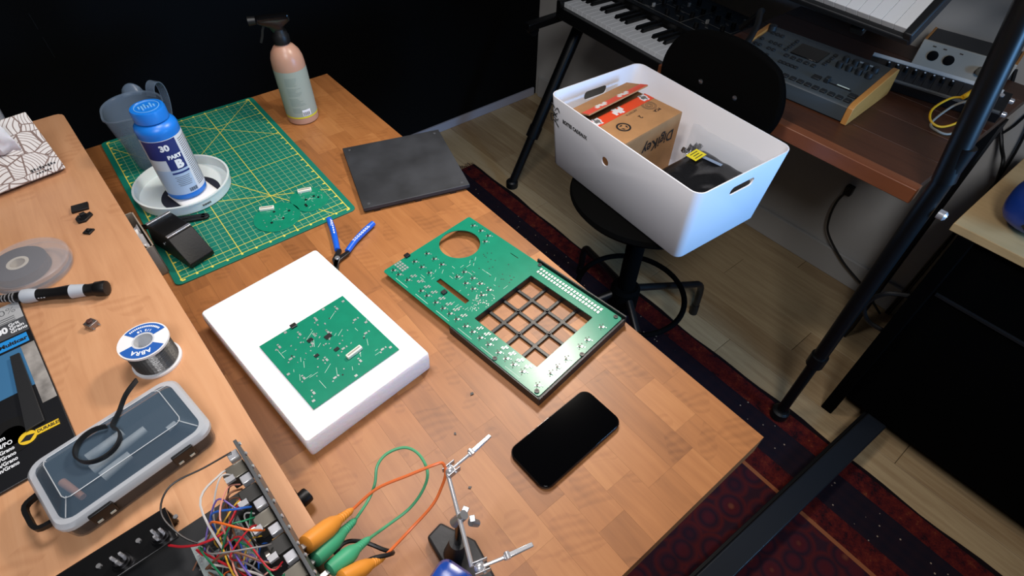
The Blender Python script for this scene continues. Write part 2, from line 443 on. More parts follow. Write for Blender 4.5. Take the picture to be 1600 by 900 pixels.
# ---- clear plastic cup at the very left edge
cp = thing('plastic_cup', 'clear plastic cup standing behind the tissue box', 'cup', (-.660,1.165,S+.0003))
FROST = M('frosted_clear_plastic', (205,212,222), .22, see=.68)
MB().lathe([(.001,.0),(.028,.0),(.037,.092),(.040,.093),(.040,.096),(.0355,.095),(.027,.003),(.001,.003)], 32, cap0=False, cap1=False).build('cup_wall', FROST, cp, sm=True)
# ---- three black plastic scraps
def scrap(label, loc, rz, shape):
    o = shape.build('plastic_scrap', BLACK, None, bev=.0006, loc=loc, rot=(0,0,rz)); tag(o, label, 'scrap', 'black plastic scraps on the oak shelf'); return o
scrap('black rectangular plastic chip, farthest of the three scraps on oak shelf', (-.589,.911,S+.0002), radians(-8), MB().box((0,0,.002),(.024,.018,.004)))
m_ = MB().prism([(-.012,-.009),(-.002,-.012),(.012,-.002),(.011,.006),(.006,.004),(.004,.010),(-.002,.006),(-.006,.009),(-.012,.002)],0,.004); m_.box((0,.001,.006),(.008,.006,.006)); m_.box((-.006,-.003,.006),(.003,.006,.005))
scrap('jagged broken black plastic piece, middle of the three shelf scraps', (-.589,.882,S+.0002), radians(8), m_)
m_ = MB().prism([(-.008,0),(0,-.008),(.009,0),(0,.008)],0,.003); m_.box((.001,0,.004),(.005,.004,.003),.6)
scrap('tiny black diamond plastic chip, nearest of the three shelf scraps', (-.592,.842,S+.0002), 0, m_)
# ---- round clear case with tape roll
rc = thing('round_clear_case', 'round clear plastic case with flat lid on the oak shelf', 'case', (-.672,.798,S+.0005))
CLEAR = M('clear_plastic', (215,212,216), .15, see=.88)
MB().lathe([(.001,0),(.049,0),(.0505,.002),(.0505,.011),(.0490,.011),(.0485,.0018),(.001,.0018)], 48, cap0=False, cap1=False).build('base', CLEAR, rc, sm=True)
MB().lathe([(.0525,.009),(.0525,.0185),(.0500,.0205),(.001,.0205),(.001,.0193),(.0495,.0193),(.0512,.0180),(.0512,.009)], 48, cap0=False, cap1=False, closed=True).build('lid', CLEAR, rc, sm=True)
tp = thing('tape_roll', 'roll of dark grey tape inside the round clear case', 'tape', (-.683,.808,S+.0028))
MB().lathe([(.014,.0),(.0355,0),(.0355,.013),(.014,.013)], 48, closed=True).build('tape', M('dark_grey_tape',(62,66,74),.5), tp, sm=True)
MB().lathe([(.0095,0),(.0138,0),(.0138,.0134),(.0095,.0134)], 32, closed=True).build('core', M('card_core',(196,186,170),.8), tp, sm=True)
# ---- precision screwdriver
a = Vector((-.735,.764,0)); q = Vector((-.597,.686,0)); ax = (q-a); L_ = ax.length
sd = thing('precision_screwdriver', 'black and grey precision screwdriver with swivel cap on the oak shelf', 'screwdriver', (a.x,a.y,S+.0108), atan2(ax.y,ax.x))
RY = Matrix.Rotation(radians(90),3,'Y'); GREYP = M('light_grey_rubber',(176,182,190),.5)
def seg(name, prof, mat): return MB().lathe([(r, z) for z, r in prof], 24, (0,0,0), RY).build(name, mat, sd, sm=True)
seg('shank', [(-.03,.0022),(.022,.0022)], STEEL)
seg('bit_chuck', [(.020,.0035),(.021,.0048),(.034,.0050),(.035,.0056)], BLACK)
for z in (.024,.028,.032): seg('chuck_ring', [(z,.0053),(z+.0012,.0053)], CHROME)
seg('collar', [(.035,.0056),(.036,.0066),(.050,.0068),(.051,.0075)], BLACK)
for z in (.0385,.0425): seg('collar_ring', [(z,.0072),(z+.0012,.0072)], CHROME)
seg('front_grip', [(.051,.0075),(.053,.0095),(.060,.0100),(.069,.0088),(.0715,.0083)], GREYP)
seg('black_grip', [(.0715,.0083),(.075,.0080),(.090,.0076),(.104,.0088),(.1135,.0098)], BLACK)
seg('grey_band', [(.1135,.0098),(.116,.0094),(.126,.0088),(.131,.0085)], GREYP)
seg('neck', [(.131,.0085),(.134,.0080),(.142,.0085)], BLACK)
seg('swivel_cap', [(.142,.0085),(.144,.0102),(L_-.004,.0106),(L_-.001,.0098),(L_,.0060)], BLACK)
for i in range(3): MB().box((.075+.0035*i, -.0078, .0015), (.0018,.0008,.0012)).build('grip_dot', GREYP, sd)
# ---- key switch
ks = thing('key_switch', 'tiny metal and brown tactile switch lying on the oak shelf', 'switch', (-.631,.638,S+.0003), radians(30))
MB().box((0,0,.004),(.0125,.0125,.008)).build('housing', M('tin_housing',(150,140,136),.3,.8), ks, bev=.0008)
MB().lathe([(.0035,.008),(.0035,.011),(.003,.0115)],16).build('stem', M('brown_stem',(74,44,38),.5), ks, sm=True)
for i in range(2): MB().box((-.004+.008*i,-.0075,.002),(.0015,.004,.0008)).build('pin', STEEL, ks)
# ---- solder spool
sp_ = thing('solder_spool', 'white spool of solder wire with blue label on the oak shelf', 'spool', (-.581,.529,S+.0003))
MB().lathe([(.012,0),(.0285,0),(.0285,.003),(.012,.003)],40,closed=True).build('bottom_flange', WHITE, sp_, sm=True)
wire = [(.0125,.003)]
for i in range(11): wire += [(.0245,.0035+i*.0031),(.0258,.0050+i*.0031)]
MB().lathe(wire+[(.0125,.0375)],40,cap0=False,cap1=False).build('solder_winding', M('solder_wire',(148,146,144),.3,.9,bump=(250,.15)), sp_, sm=False)
MB().lathe([(.012,.0375),(.0285,.0375),(.0285,.0405),(.012,.0405)],40,closed=True).build('top_flange', WHITE, sp_, sm=True)
MB().lathe([(.001,.002),(.0108,.003),(.0108,.0405),(.0122,.0405),(.0122,.001),(.001,.001)],32,closed=True).build('core', M('spool_core',(206,208,212),.5), sp_, sm=True)
def sector(r0_, r1_, a0, a1, z, n=20):
    m = MB(); m.sheet(n,1,lambda u,v:((r0_+(r1_-r0_)*v)*cos(a0+(a1-a0)*u),(r0_+(r1_-r0_)*v)*sin(a0+(a1-a0)*u),z)); return m
LBL = M('spool_blue_label',(30,88,168),.5)
l1 = sector(.0128,.0268,radians(-175),radians(-48),.0408).build('label', LBL, sp_)
l2 = sector(.0128,.0268,radians(10),radians(125),.0408).build('label', LBL, sp_)
def arc_text(par, s_, size, r, a_mid, z, mat, out=True, sp=1.0):
    n = len(s_); st_ = size*.68*sp/r
    for i, ch in enumerate(s_):
        if ch == ' ': continue
        a_ = a_mid + (st_*((n-1)/2-i) if out else st_*(i-(n-1)/2))
        text('lettering', ch, size, mat, par, MX((r*cos(a_), r*sin(a_), z), a_ + (-pi/2 if out else pi/2)), bold=.0002)
WT = M('white_ink',(235,238,242),.6)
arc_text(l1, 'ABRA', .0085, .0195, radians(-112), .0410, WT, True)
arc_text(l2, '1/2 LB', .0042, .0160, radians(68), .0410, WT, False)
fp = MB()
for k in range(18):
    a_ = radians(22+5.4*k); fp.box((.0222*cos(a_), .0222*sin(a_), .0410), (.0026,.0013,.0002), a_)
fp.build('small_print', WT, l2)
# ---- printed sandpaper pack
pk = thing('sandpaper_pack', 'printed sandpaper pack in grey blue and black lying on the oak shelf', 'pack', (-.690,.600,S+.0002), radians(3.2))
PKB = M('pack_black',(26,27,30),.35); 
MB().box((-.09,0,.002),(.18,.29,.004)).build('pack_body', PKB, pk, bev=.0008)
def panel(nm, x0, x1, y0, y1, mat, z=.0042): 
    return MB().add([(x0,y0,z),(x1,y0,z),(x1,y1,z),(x0,y1,z)],[(0,1,2,3)]).build(nm, mat, pk)
GRY = M('pack_grey',(168,170,172),.4); DGR = M('pack_dark_grey',(74,76,80),.4); BLU = M('pack_blue',(40,140,214),.4); MID = M('pack_mid_blue',(60,110,150),.4)
panel('light_panel', -.18,-.001,.108,.144,GRY); panel('dark_panel',-.18,-.001,.079,.108,DGR); panel('blue_panel',-.18,-.005,.058,.076,BLU,.0043)
panel('blue_panel',-.18,-.016,-.020,.054,MID); panel('car_panel',-.016,-.001,-.055,.054,M('pack_photo_grey',(150,146,142),.4,nz=(40,.5)),.0043)
panel('car_panel',-.18,-.062,-.100,-.035,M('pack_photo_white',(186,184,180),.4,nz=(30,.5)),.0043)
MB().lathe([(.001,.0044),(.026,.0044),(.026,.0046)],32,(-.052,-.080,0)).build('wheel_print', M('tyre_black',(14,14,15),.5), pk)
MB().lathe([(.001,.0047),(.013,.0047)],24,(-.052,-.080,0)).build('wheel_print', DGR, pk)
text('lettering','10%',.017,DGR,pk,MX((-.006,.130,.0044)),'RIGHT',bold=-.0003)
for i in range(3): panel('fine_print',-.034,-.010,.117-.004*i,.1182-.004*i,DGR,.0044)
text('lettering','00',.016,WT,pk,MX((-.022,.095,.0044)),'RIGHT',bold=.0008,sx=.8)
for i,s_ in enumerate(('Grit','Grain','Grano')): text('lettering',s_,.0085,WT,pk,MX((-.020,.101-.0070*i,.0046)),'LEFT',bold=.0002,sx=.85)
text('lettering','Multicar',.0095,INK,pk,MX((-.006,.066,.0046)),'RIGHT',bold=.0004)
ylb = MB().box((0,0,.0003),(.023,.0085,.0006)).build('yellow_label', M('yellow_print',(228,190,44),.5), pk, loc=(-.0195,-.0935,.0046), rot=(0,0,radians(-3)))
text('lettering','DURABLE!',.0062,INK,ylb,MX((.0008,0,.0008)),bold=.0002,sx=.78)
em = MB().lathe([(.001,.0046),(.0090,.0046),(.0090,.0050)],24,(-.0395,-.0935,0)).build('emblem', MATS['yellow_print'], pk)
MB().add([(-.047,-.0955,.0053),(-.038,-.099,.0053),(-.032,-.093,.0053),(-.040,-.090,.0053)],[(0,1,2,3)]).build('emblem_mark', INK, em)
for i,s_ in enumerate(('cm','9 IN/PO','Grain/Grano','Grain/Grano','Grain/Grano','Grain/Grano')):
    text('lettering',s_,(.0085,.0085,.0072,.0072,.0072,.0072)[i],WT,pk,MX((-.053 if i else -.058,(-.0772,-.0872,-.0964,-.1046,-.1127,-.1199)[i],.0048)),'RIGHT',bold=.0002,sx=.75)
o = MB().prism([(-.0095,-.063),(.0095,-.061),(.0055,.064),(-.0045,.064)],0,.003).build('black_strip', M('matt_black_strip',(34,35,37),.5), None, bev=.0005, loc=(-.7150,.575,S+.0056), rot=(0,0,radians(1)))
tag(o,'flat black tapered strip lying on the sandpaper pack','strip')
# ---- clear-lid tool case with a black strap on it
tc = thing('clear_lid_tool_case', 'clear-lidded plastic tool case with black insert on the oak shelf', 'case', (-.640,.404,S+.0004), radians(9))
W_, D_ = .150, .092
LIDM = M('lid_clear_plastic', (104,126,146), .18, see=.76); RIM = M('frosted_rim', (196,200,206), .3, see=.35)
MB().loft([ring(W_-.010,D_-.010,.012,0), ring(W_,D_,.014,.004), ring(W_+.004,D_+.004,.015,.0255), ring(W_-.001,D_-.001,.013,.0255), ring(W_-.004,D_-.004,.012,.004), ring(W_-.008,D_-.008,.01,.0015)]).build('tray', M('tray_clear_plastic',(90,88,88),.3,see=.7), tc, sm=True)
MB().loft([ring(W_-.0095,D_-.0095,.011,.002), ring(W_-.004,D_-.004,.012,.0255), ring(W_-.010,D_-.010,.010,.0255), ring(W_-.014,D_-.014,.009,.010)]).build('black_insert', M('insert_black',(15,16,17),.5), tc, sm=True)
MB().loft([ring(W_+.006,D_+.006,.016,.026), ring(W_+.006,D_+.006,.016,.031), ring(W_,D_,.015,.035), ring(W_-.010,D_-.010,.012,.035), ring(W_-.006,D_-.006,.013,.029), ring(W_-.002,D_-.002,.014,.026)], closed=True).build('lid_rim', RIM, tc, sm=True)
MB().loft([ring(W_-.010,D_-.010,.012,.0350), ring(W_-.034,D_-.034,.008,.0480), ring(W_-.034,D_-.034,.008,.0468), ring(W_-.011,D_-.011,.012,.0338)], closed=True).build('lid_slope', LIDM, tc, sm=False)
MB().loft([ring(W_-.034,D_-.034,.008,.0470), ring(W_-.034,D_-.034,.008,.0480)]).build('lid_top', LIDM, tc)
cr = MB()
for sx, sy in ((1,1),(1,-1),(-1,1),(-1,-1)): cr.tube([(sx*(W_/2-.009),sy*(D_/2-.009),.0355),(sx*(W_/2-.020),sy*(D_/2-.020),.0482)],.0006,5,res=1)
cr.tube([(x,y,.0482) for x,y in rrect(W_-.034,D_-.034,.006,2)+[rrect(W_-.034,D_-.034,.006,2)[0]]],.0005,5,res=1)
cr.build('lid_ridge', M('ridge_white',(205,210,214),.3,see=.3), tc)
MB().tube([(-W_/2-.004,-.020,.020),(-W_/2-.017,-.016,.020),(-W_/2-.019,0,.020),(-W_/2-.017,.016,.020),(-W_/2-.004,.020,.020)],.003,8,res=4,flat=(.003,.0022)).build('handle', BLACK, tc, sm=True)
for x in (-.042,.040):
    lt = MB().box((x,-D_/2-.004,.024),(.022,.004,.016)).build('latch', BLACK, tc, bev=.001)
    for dx in (-.006,.006): MB().box((x+dx,-D_/2-.0065,.019),(.005,.001,.0025)).build('latch_tab', M('latch_pale',(190,188,176),.4), lt)
TUBEW = M('cloudy_tube_white',(196,200,200),.4)
def inside(label, p, q, r, mat, nm='tool_tip', cat='tool'):
    p, q = Vector(p), Vector(q)
    o = MB().cyl(p-(p+q)/2, q-(p+q)/2, r, r*.8, 14).build(nm, mat, None, sm=True)
    R = Matrix.Rotation(radians(9),3,'Z'); c = R @ ((p+q)/2); o.location = (c.x-.640, c.y+.404, c.z+S+T0+.0008); o.rotation_euler = (0,0,radians(9))
    tag(o, label, cat, 'small tools inside the clear-lidded case')
inside('cloudy white tube, farthest of the three inside the tool case', (-.030,.022,.0215),(.008,.026,.0215),.0055,TUBEW)
inside('cloudy white tube, middle of the three inside the tool case', (-.032,.006,.0215),(.026,.012,.0215),.0055,TUBEW)
inside('cloudy white tube, nearest of the three inside the tool case', (-.028,-.010,.0215),(.002,-.006,.0215),.006,TUBEW)
inside('orange-pink handled tool at the left inside the tool case', (-.058,.016,.020),(-.050,-.016,.020),.0042,M('salmon_plastic',(196,140,112),.4))
inside('small white chip at the right inside the tool case', (.042,-.004,.0185),(.052,-.002,.0185),.0035,TUBEW,'chip','chip')
lp = [(-.601,.456,S+.052)]
base = Vector((-.652,.405,S+.0525))
pts = [(-.600,.462,S+.0535),(-.614,.447,S+.056),(-.626,.431,S+.0535)]
for i in range(15):
    a_ = radians(38-24.5*i); pts.append((base.x+.0205*cos(a_), base.y+.0195*sin(a_), base.z+.0015))
o = MB().tube([Vector(p) for p in pts], .001, res=4, flat=(.0030,.0009)).build('strap_loop', M('black_rubber',(22,22,24),.4), None, sm=True)
tag(o,'black rubber strap looped on the clear tool case lid','strap')

# ---- open electronics project with wires
pj = thing('electronics_project', 'open black electronics chassis full of coloured wires on the oak shelf', 'electronics', (-.545,.30,S+.0004), radians(2))
CHAS = M('chassis_black',(30,31,33),.5); PCBD = M('board_dark',(42,40,36),.5)
MB().box((-.092,-.115,.0015),(.170,.23,.003)).build('base_plate', CHAS, pj)
rb = MB(); rb.box((-.128,.012,.017),(.100,.003,.032)); rb.box((-.128,-.006,.0325),(.100,.036,.003)); rb.build('rear_panel', M('panel_gloss_black',(16,16,17),.25), pj, bev=.0006)
for i in range(3):
    jx = -.090-.034*i
    j = MB().lathe([(.0078,0),(.0078,.003),(.006,.003),(.006,.006)],18,(jx,-.014,.034)).build('jack', M('jack_body',(60,60,62),.3,.9), pj, sm=True)
    for k in range(3):
        a_ = 2.1*k+.4*i; MB().box((jx+.004*cos(a_),-.014+.004*sin(a_),.043),(.0022,.0022,.008)).build('solder_lug', CHROME, j)
    MB().lathe([(.0022,.034),(.0022,.0355)],10,(jx+.017,-.004,0)).build('screw', STEEL, pj)
fb_ = MB().box((.004,-.115,.040),(.0032,.245,.072)).build('front_board', M('board_grey',(66,68,70),.45), pj, bev=.0004)
for i in range(7):                                        # panel controls on the inner side of the board
    yy = -.012-.031*i
    pt = MB().box((-.008,yy,.050),(.018,.016,.018)).build('potentiometer', PCBD if i%2 else M('pot_can',(118,114,104),.35,.9), pj, bev=.001)
    MB().lathe([(.0062,0),(.0066,.004),(.004,.0045)],14,(-.017,yy,.050),Matrix.Rotation(radians(-90),3,'Y')).build('can', M('pot_can2',(158,154,146),.3,.9), pt, sm=True)
    MB().box((-.004,yy+.014,.060),(.010,.009,.008)).build('jack_lug', CHROME, pj, bev=.0006)
    MB().box((-.006,yy+.013,.040),(.012,.007,.009)).build('component', M('amber_part',(150,112,52),.4) if i%3==0 else BLACK, pj, bev=.0006)
    MB().box((-.016,yy-.008,.062),(.008,.006,.0035)).build('terminal', CHROME, pj)
    MB().lathe([(.002,0),(.0026,.0012),(.001,.0024)],10,(.0056,yy+.004,.068),RY).build('solder_joint', CHROME, pj, sm=True)
    MB().lathe([(.002,0),(.0024,.0012),(.001,.0020)],10,(.0056,yy+.016,.071),RY).build('solder_joint', CHROME, pj, sm=True)
pf = MB().box((-.052,-.058,.020),(.046,.050,.0016)).build('perfboard', M('perfboard_grey',(132,140,138),.5), pj)
pads = MB()
for i in range(11):
    for j in range(12):
        if random.random() < .75: pads.cyl((-.072+.004*i,-.082+.004*j,.021),(-.072+.004*i,-.082+.004*j,.0225),.0014,.0006,6)
pads.build('solder_pads', CHROME, pf, kind='stuff')
for x,y in ((-.060,-.048),(-.044,-.062),(-.058,-.074)): MB().box((x,y,.0245),(.010,.008,.007)).build('chip', M('chip_black',(20,20,22),.4), pf, bev=.0004)
MB().box((-.050,-.058,.010),(.03,.03,.018)).build('spacer', BLACK, pj)
WC = {'red':(180,32,44),'orange':(214,100,32),'yellow':(206,160,48),'green':(30,124,84),'blue':(36,88,170),'purple':(104,84,160),'white':(196,192,188),'grey':(120,116,116),'black':(24,22,22),'brown':(118,78,56),'pink':(204,136,120)}
def wmat(c): return M('wire_'+c, WC[c], .42)
seq = ['white','white','pink','brown','yellow','purple','blue','green','red','orange','black','grey','brown','red','green','white','orange','yellow','black','purple','pink','red','blue','green']
for i, c in enumerate(seq):
    yy = -.005 - .0088*i; p0 = Vector((-.012, yy, .052+random.uniform(-.006,.012)))
    p3 = Vector((random.uniform(-.070,-.036), -.062+random.uniform(-.024,.024), .024))
    md = (p0+p3)/2 + Vector((random.uniform(-.022,.006), random.uniform(-.012,.020), random.uniform(.012,.034)))
    q1 = p0 + Vector((-.010, random.uniform(-.004,.004), random.uniform(.006,.014)))
    MB().tube([p0,q1,md,p3+Vector((random.uniform(-.004,.004),random.uniform(-.004,.004),.012)),p3],.00085 if i%3 else .0011,6,res=6).build('wire', wmat(c), pj, sm=True)
MB().tube([(-.004,.004,.066),(-.030,.008,.062),(-.062,.012,.060),(-.078,-.006,.056),(-.072,-.036,.050),(-.058,-.060,.040),(-.060,-.085,.024)],.0009,6).build('wire', wmat('black'), pj, sm=True)
MB().tube([(-.088,-.024,.030),(-.076,-.040,.040),(-.060,-.052,.046),(-.040,-.056,.050),(-.016,-.040,.056)],.0012,6).build('wire', wmat('red'), pj, sm=True)
MB().tube([(-.095,-.150,.03),(-.070,-.136,.050),(-.030,-.140,.052),(-.008,-.150,.05)],.0012,6).build('wire', wmat('orange'), pj, sm=True)
for i in range(14):
    c = ['black','brown','grey','white','green','yellow','blue','purple','pink','black','orange','grey','brown','black'][i]; p0 = Vector((-.012-random.random()*.008,-.02-.012*i,.045)); p3 = Vector((random.uniform(-.085,-.03),random.uniform(-.16,-.04),random.uniform(.006,.024)))
    md = (p0+p3)/2+Vector((random.uniform(-.01,.01),random.uniform(-.02,.02),random.uniform(.004,.022)))
    MB().tube([p0,p0+Vector((-.008,0,.006)),md,p3],.0008,6).build('wire', wmat(c), pj, sm=True)

# ---- crocodile clip leads between project and holder
def clip_boot(par, tail, nose, mat, rr=.0080):
    t, n_ = Vector(tail), Vector(nose); d = (n_-t).normalized(); Ln = (n_-t).length
    M3 = d.to_track_quat('Z','Y').to_matrix()
    prof = [(.0024,0),(.0038,.004),(.0046,Ln*.28),(rr*.86,Ln*.42),(rr,Ln*.55),(rr*.98,Ln*.90),(rr*.92,Ln*.97),(rr*.6,Ln)]
    o = MB().lathe(prof,16,t,M3).build('clip_boot', mat, par, sm=True)
    rib = MB()
    for k in range(5): rib.lathe([(.0030+.0008*k*.5,.005+k*Ln*.05),(.0042+.0006*k*.5,.0065+k*Ln*.05),(.0030+.0008*k*.5,.008+k*Ln*.05)],12,t,M3)
    rib.build('strain_relief', mat, o, sm=True)
    j = MB().bar(n_-d*.004, n_+d*.012, .006,.0030); j.build('clip_jaw', STEEL, o, bev=.0006)
ORW = M('lead_orange',(214,104,48),.42); ORB = M('boot_orange',(222,142,48),.5); GRW = M('lead_green',(74,152,108),.42); GRB = M('boot_green',(62,158,116),.5)
ol = thing('orange_clip_lead', 'orange crocodile clip lead arching over to the metal holder arm', 'clip lead', (0,0,0))
MB().tube([(-.479,.215,.090),(-.450,.213,.102),(-.417,.200,.112),(-.392,.190,.119),(-.383,.186,.118),(-.385,.179,.108),(-.394,.175,.094),(-.411,.170,.080),(-.443,.168,.066),(-.478,.160,.070)],.0017,8).build('wire', ORW, ol, sm=True)
clip_boot(ol, (-.481,.215,.090), (-.534,.194,.129), ORB, .0098); clip_boot(ol, (-.478,.160,.070), (-.522,.156,.104), ORB, .0085)
gl = thing('green_clip_lead', 'green crocodile clip lead making a loop above the table', 'clip lead', (0,0,0))
MB().tube([(-.483,.208,.080),(-.462,.218,.080),(-.448,.225,.090),(-.437,.236,.100),(-.421,.242,.100),(-.402,.236,.100),(-.394,.219,.100),(-.397,.198,.096),(-.409,.191,.080),(-.430,.189,.064),(-.459,.189,.062),(-.481,.182,.080)],.0017,8).build('wire', GRW, gl, sm=True)
clip_boot(gl, (-.483,.208,.080), (-.534,.182,.116), GRB, .0085); clip_boot(gl, (-.481,.182,.080), (-.528,.171,.100), GRB, .0090)
bl = thing('black_clip_lead', 'black lead with a grey-blue sleeve curling beside the green clips', 'clip lead', (0,0,0))
MB().tube([(-.527,.192,.060),(-.505,.200,.066),(-.488,.192,.060),(-.474,.172,.056),(-.468,.162,.060),(-.474,.158,.074),(-.490,.163,.080),(-.512,.164,.082)],.0024,8).build('wire', wmat('black'), bl, sm=True)
MB().cyl((-.527,.158,.088),(-.502,.165,.081),.0042,.0036,14).build('sleeve', M('sleeve_greyblue',(132,160,176),.5), bl, sm=True)

# ---- helping hand holder
hh = thing('helping_hand_holder', 'metal helping hand stand with two crocodile clips on black base', 'stand', (0,0,0))
CAST = M('cast_iron_black',(38,38,40),.5,bump=(120,.2))
MB().prism([(-.426,.170),(-.404,.174),(-.384,.132),(-.392,.070),(-.432,.070)],.0005,.012).build('base', CAST, hh, bev=.003)
MB().cyl((-.412,.135,.012),(-.406,.134,.040),.012,.009,18).build('base_post', CAST, hh, sm=True)
MB().cyl((-.406,.134,.036),(-.401,.132,.098),.0042,.0042,12).build('upright', BLACKG, hh, sm=True)
MB().cyl((-.382,.181,.110),(-.417,.088,.100),.0024,.0024,12).build('cross_rod', CHROME, hh, sm=True)
wn = MB().cyl((-.405,.136,.092),(-.395,.131,.108),.0055,.0050,14).build('clamp', STEEL, hh, sm=True)
for s_ in (-1,1): MB().box((-.390,.130+s_*.006,.104),(.006,.007,.0012),s_*.5).build('wing', STEEL, wn, bev=.0006)
MB().cyl((-.392,.124,.098),(-.386,.121,.090),.0045,.0038,14).build('knob', STEEL, hh, sm=True)
def arm(c, e, tip):
    c, e, tip = Vector(c), Vector(e), Vector(tip)
    jt = MB().lathe_s(c,.0052,14,10,(1,1,1),0).build('ball_joint', CHROME, hh, sm=True)
    pl = MB(); n_ = (e-c).normalized(); s2 = n_.cross(Vector((0,0,1)))
    for k in (-1,1): pl.bar(c-n_*.006+s2*k*.0052, c+n_*.010+s2*k*.0052, .0014,.009)
    pl.build('joint_plate', STEEL, hh, bev=.0005)
    MB().cyl(c+n_*.004-s2*.007, c+n_*.004+s2*.007,.0018,.0018,8).build('joint_screw', CHROME, hh, sm=True)
    MB().cyl(c,e,.0016,.0020,10).build('clip_shaft', CHROME, hh, sm=True)
    d = (tip-e).normalized()
    a_ = MB().bar(e-d*.004+Vector((0,0,.0022)), tip, .0048,.0022); a_.build('clip_jaw', CHROME, hh, bev=.0008)
    a_ = MB().bar(e-d*.004-Vector((0,0,.0022)), tip-Vector((0,0,.001)), .0044,.0020); a_.build('clip_jaw', STEEL, hh, bev=.0008)
    MB().cyl(e-s2*.0035+Vector((0,0,.002)), e+s2*.0035+Vector((0,0,.002)),.0030,.0030,12).build('clip_pivot', CHROME, hh, sm=True)
arm((-.380,.178,.110), (-.350,.180,.110), (-.319,.187,.103)); arm((-.412,.083,.100), (-.384,.074,.100), (-.357,.067,.100))
bh = thing('blue_plastic_cap', 'shiny blue rounded plastic cap on the holder base', 'cap', (-.443,.088,.0126), radians(20))
MB().loft([ring(.030,.034,.008,0), ring(.036,.040,.010,.010), ring(.036,.040,.010,.092), ring(.028,.032,.010,.101), ring(.014,.018,.006,.104)]).build('shell', M('shiny_blue_plastic',(28,66,150),.25), bh, sm=True)
MB().loft([ring(.0364,.0404,.010,.030), ring(.0370,.0410,.010,.033), ring(.0364,.0404,.010,.036)]).build('seam_ring', M('shiny_blue_plastic',(28,66,150),.25), bh, sm=True)
# ================================================================== things on the table
# ---- cutting mat
m, g, b = newmat('cutting_mat', .5, .4)
cx, cy, cz = g.xyz(g.coord('Object'))[0:3]
HW, HH = .1637, .2608; P_ = .0127
def gl_(v, p, wd, off=0.0):
    t = g.math('ABSOLUTE', g.math('SUBTRACT', g.math('FRACT', g.math('ADD', g.math('DIVIDE', g.math('ADD', v, off), p), .5)), .5))
    return g.less(t, wd/p/2)
inx = g.less(g.math('ABSOLUTE', cx), HW-.0105); iny = g.less(g.math('ABSOLUTE', cy), HH-.0105); inn = g.math('MULTIPLY', inx, iny)
fine_ = g.math('MAXIMUM', gl_(cx, P_, .0008), gl_(cy, P_, .0008))
heavy = g.math('MAXIMUM', gl_(cx, P_*8, .0016, P_*4), gl_(cy, P_*8, .0016, P_*2))
dg = g.math('LESS_THAN', g.math('ABSOLUTE', g.math('SUBTRACT', g.math('ADD', cx, g.math('MULTIPLY', cy, .577)), -.02)), .0010)
dg2 = g.math('LESS_THAN', g.math('ABSOLUTE', g.math('SUBTRACT', g.math('ADD', cx, g.math('MULTIPLY', cy, -1.0)), -.10)), .0010)
dg3 = g.math('LESS_THAN', g.math('ABSOLUTE', g.math('SUBTRACT', g.math('ADD', cx, g.math('MULTIPLY', cy, 1.0)), .22)), .0010)
dg4 = g.math('LESS_THAN', g.math('ABSOLUTE', g.math('SUBTRACT', g.math('ADD', g.math('MULTIPLY', cx, .5), g.math('MULTIPLY', cy, 1.0)), -.10)), .0010)
diag = g.math('MAXIMUM', g.math('MAXIMUM', dg, dg2), g.math('MAXIMUM', dg3, dg4))
bord = g.math('MAXIMUM', g.less(g.math('ABSOLUTE', g.math('SUBTRACT', g.math('ABSOLUTE', cx), HW-.0115)), .0009), g.less(g.math('ABSOLUTE', g.math('SUBTRACT', g.math('ABSOLUTE', cy), HH-.0115)), .0009))
tick = g.math('MULTIPLY', gl_(cy, P_*2, .0035), g.less(g.math('ABSOLUTE', g.math('SUBTRACT', g.math('ABSOLUTE', cx), HW-.014)), .003))
tick2 = g.math('MULTIPLY', gl_(cx, P_*2, .0035), g.less(g.math('ABSOLUTE', g.math('SUBTRACT', g.math('ABSOLUTE', cy), HH-.010)), .0026))
base_ = g.mix(g.noise(g.coord('Object'), 12, 3), rgb(10,104,88), rgb(16,122,102))
c_ = g.mix(g.math('MULTIPLY', g.math('MULTIPLY', fine_, inn), .50), base_, rgb(196,206,140))
c_ = g.mix(g.math('MULTIPLY', g.math('MULTIPLY', g.math('MAXIMUM', g.math('MAXIMUM', heavy, diag), bord), inn), .85), c_, rgb(216,196,70))
c_ = g.mix(g.math('MAXIMUM', tick, tick2), c_, rgb(220,206,90))
g.L.new(c_, b.inputs['Base Color'])
cm = thing('cutting_mat', 'green self-healing cutting mat with yellow grid at the far end of the table', 'cutting mat', (-.361,1.0215,.0002), -.0093)
MB().prism(rrect(2*HW,2*HH,.010,6),0,.0026).build('mat_sheet', MATS['cutting_mat'], cm, bev=.0004)
MZ = .003
# ---- measuring jug
JUG = M('cloudy_jug_plastic', (120,138,158), .25, see=.66)
jg = thing('measuring_jug', 'cloudy translucent plastic measuring jug behind the blue bottle', 'jug', (-.441,1.142,MZ+.0003), radians(35)); jg.scale = (.90,.90,.92)
def jr(r, z, lip=0):
    return [((r + lip*max(0,cos(2*pi*i/40-pi))**14)*cos(2*pi*i/40), (r + lip*max(0,cos(2*pi*i/40-pi))**14)*sin(2*pi*i/40), z) for i in range(40)]
MB().loft([jr(.001,0),jr(.044,0),jr(.047,.004),jr(.0575,.130,.012),jr(.0600,.133,.013),jr(.0595,.136,.013),jr(.0560,.134,.012),jr(.0450,.005),jr(.001,.003)],False,False).build('jug_wall', JUG, jg, sm=True)
MB().tube([(.0545,0,.126),(.060,0,.142),(.070,0,.150),(.082,0,.146),(.088,0,.128),(.084,0,.100),(.072,0,.070),(.054,0,.052)],.002,6,res=5,flat=(.0012,.0105)).build('handle', JUG, jg, sm=True)
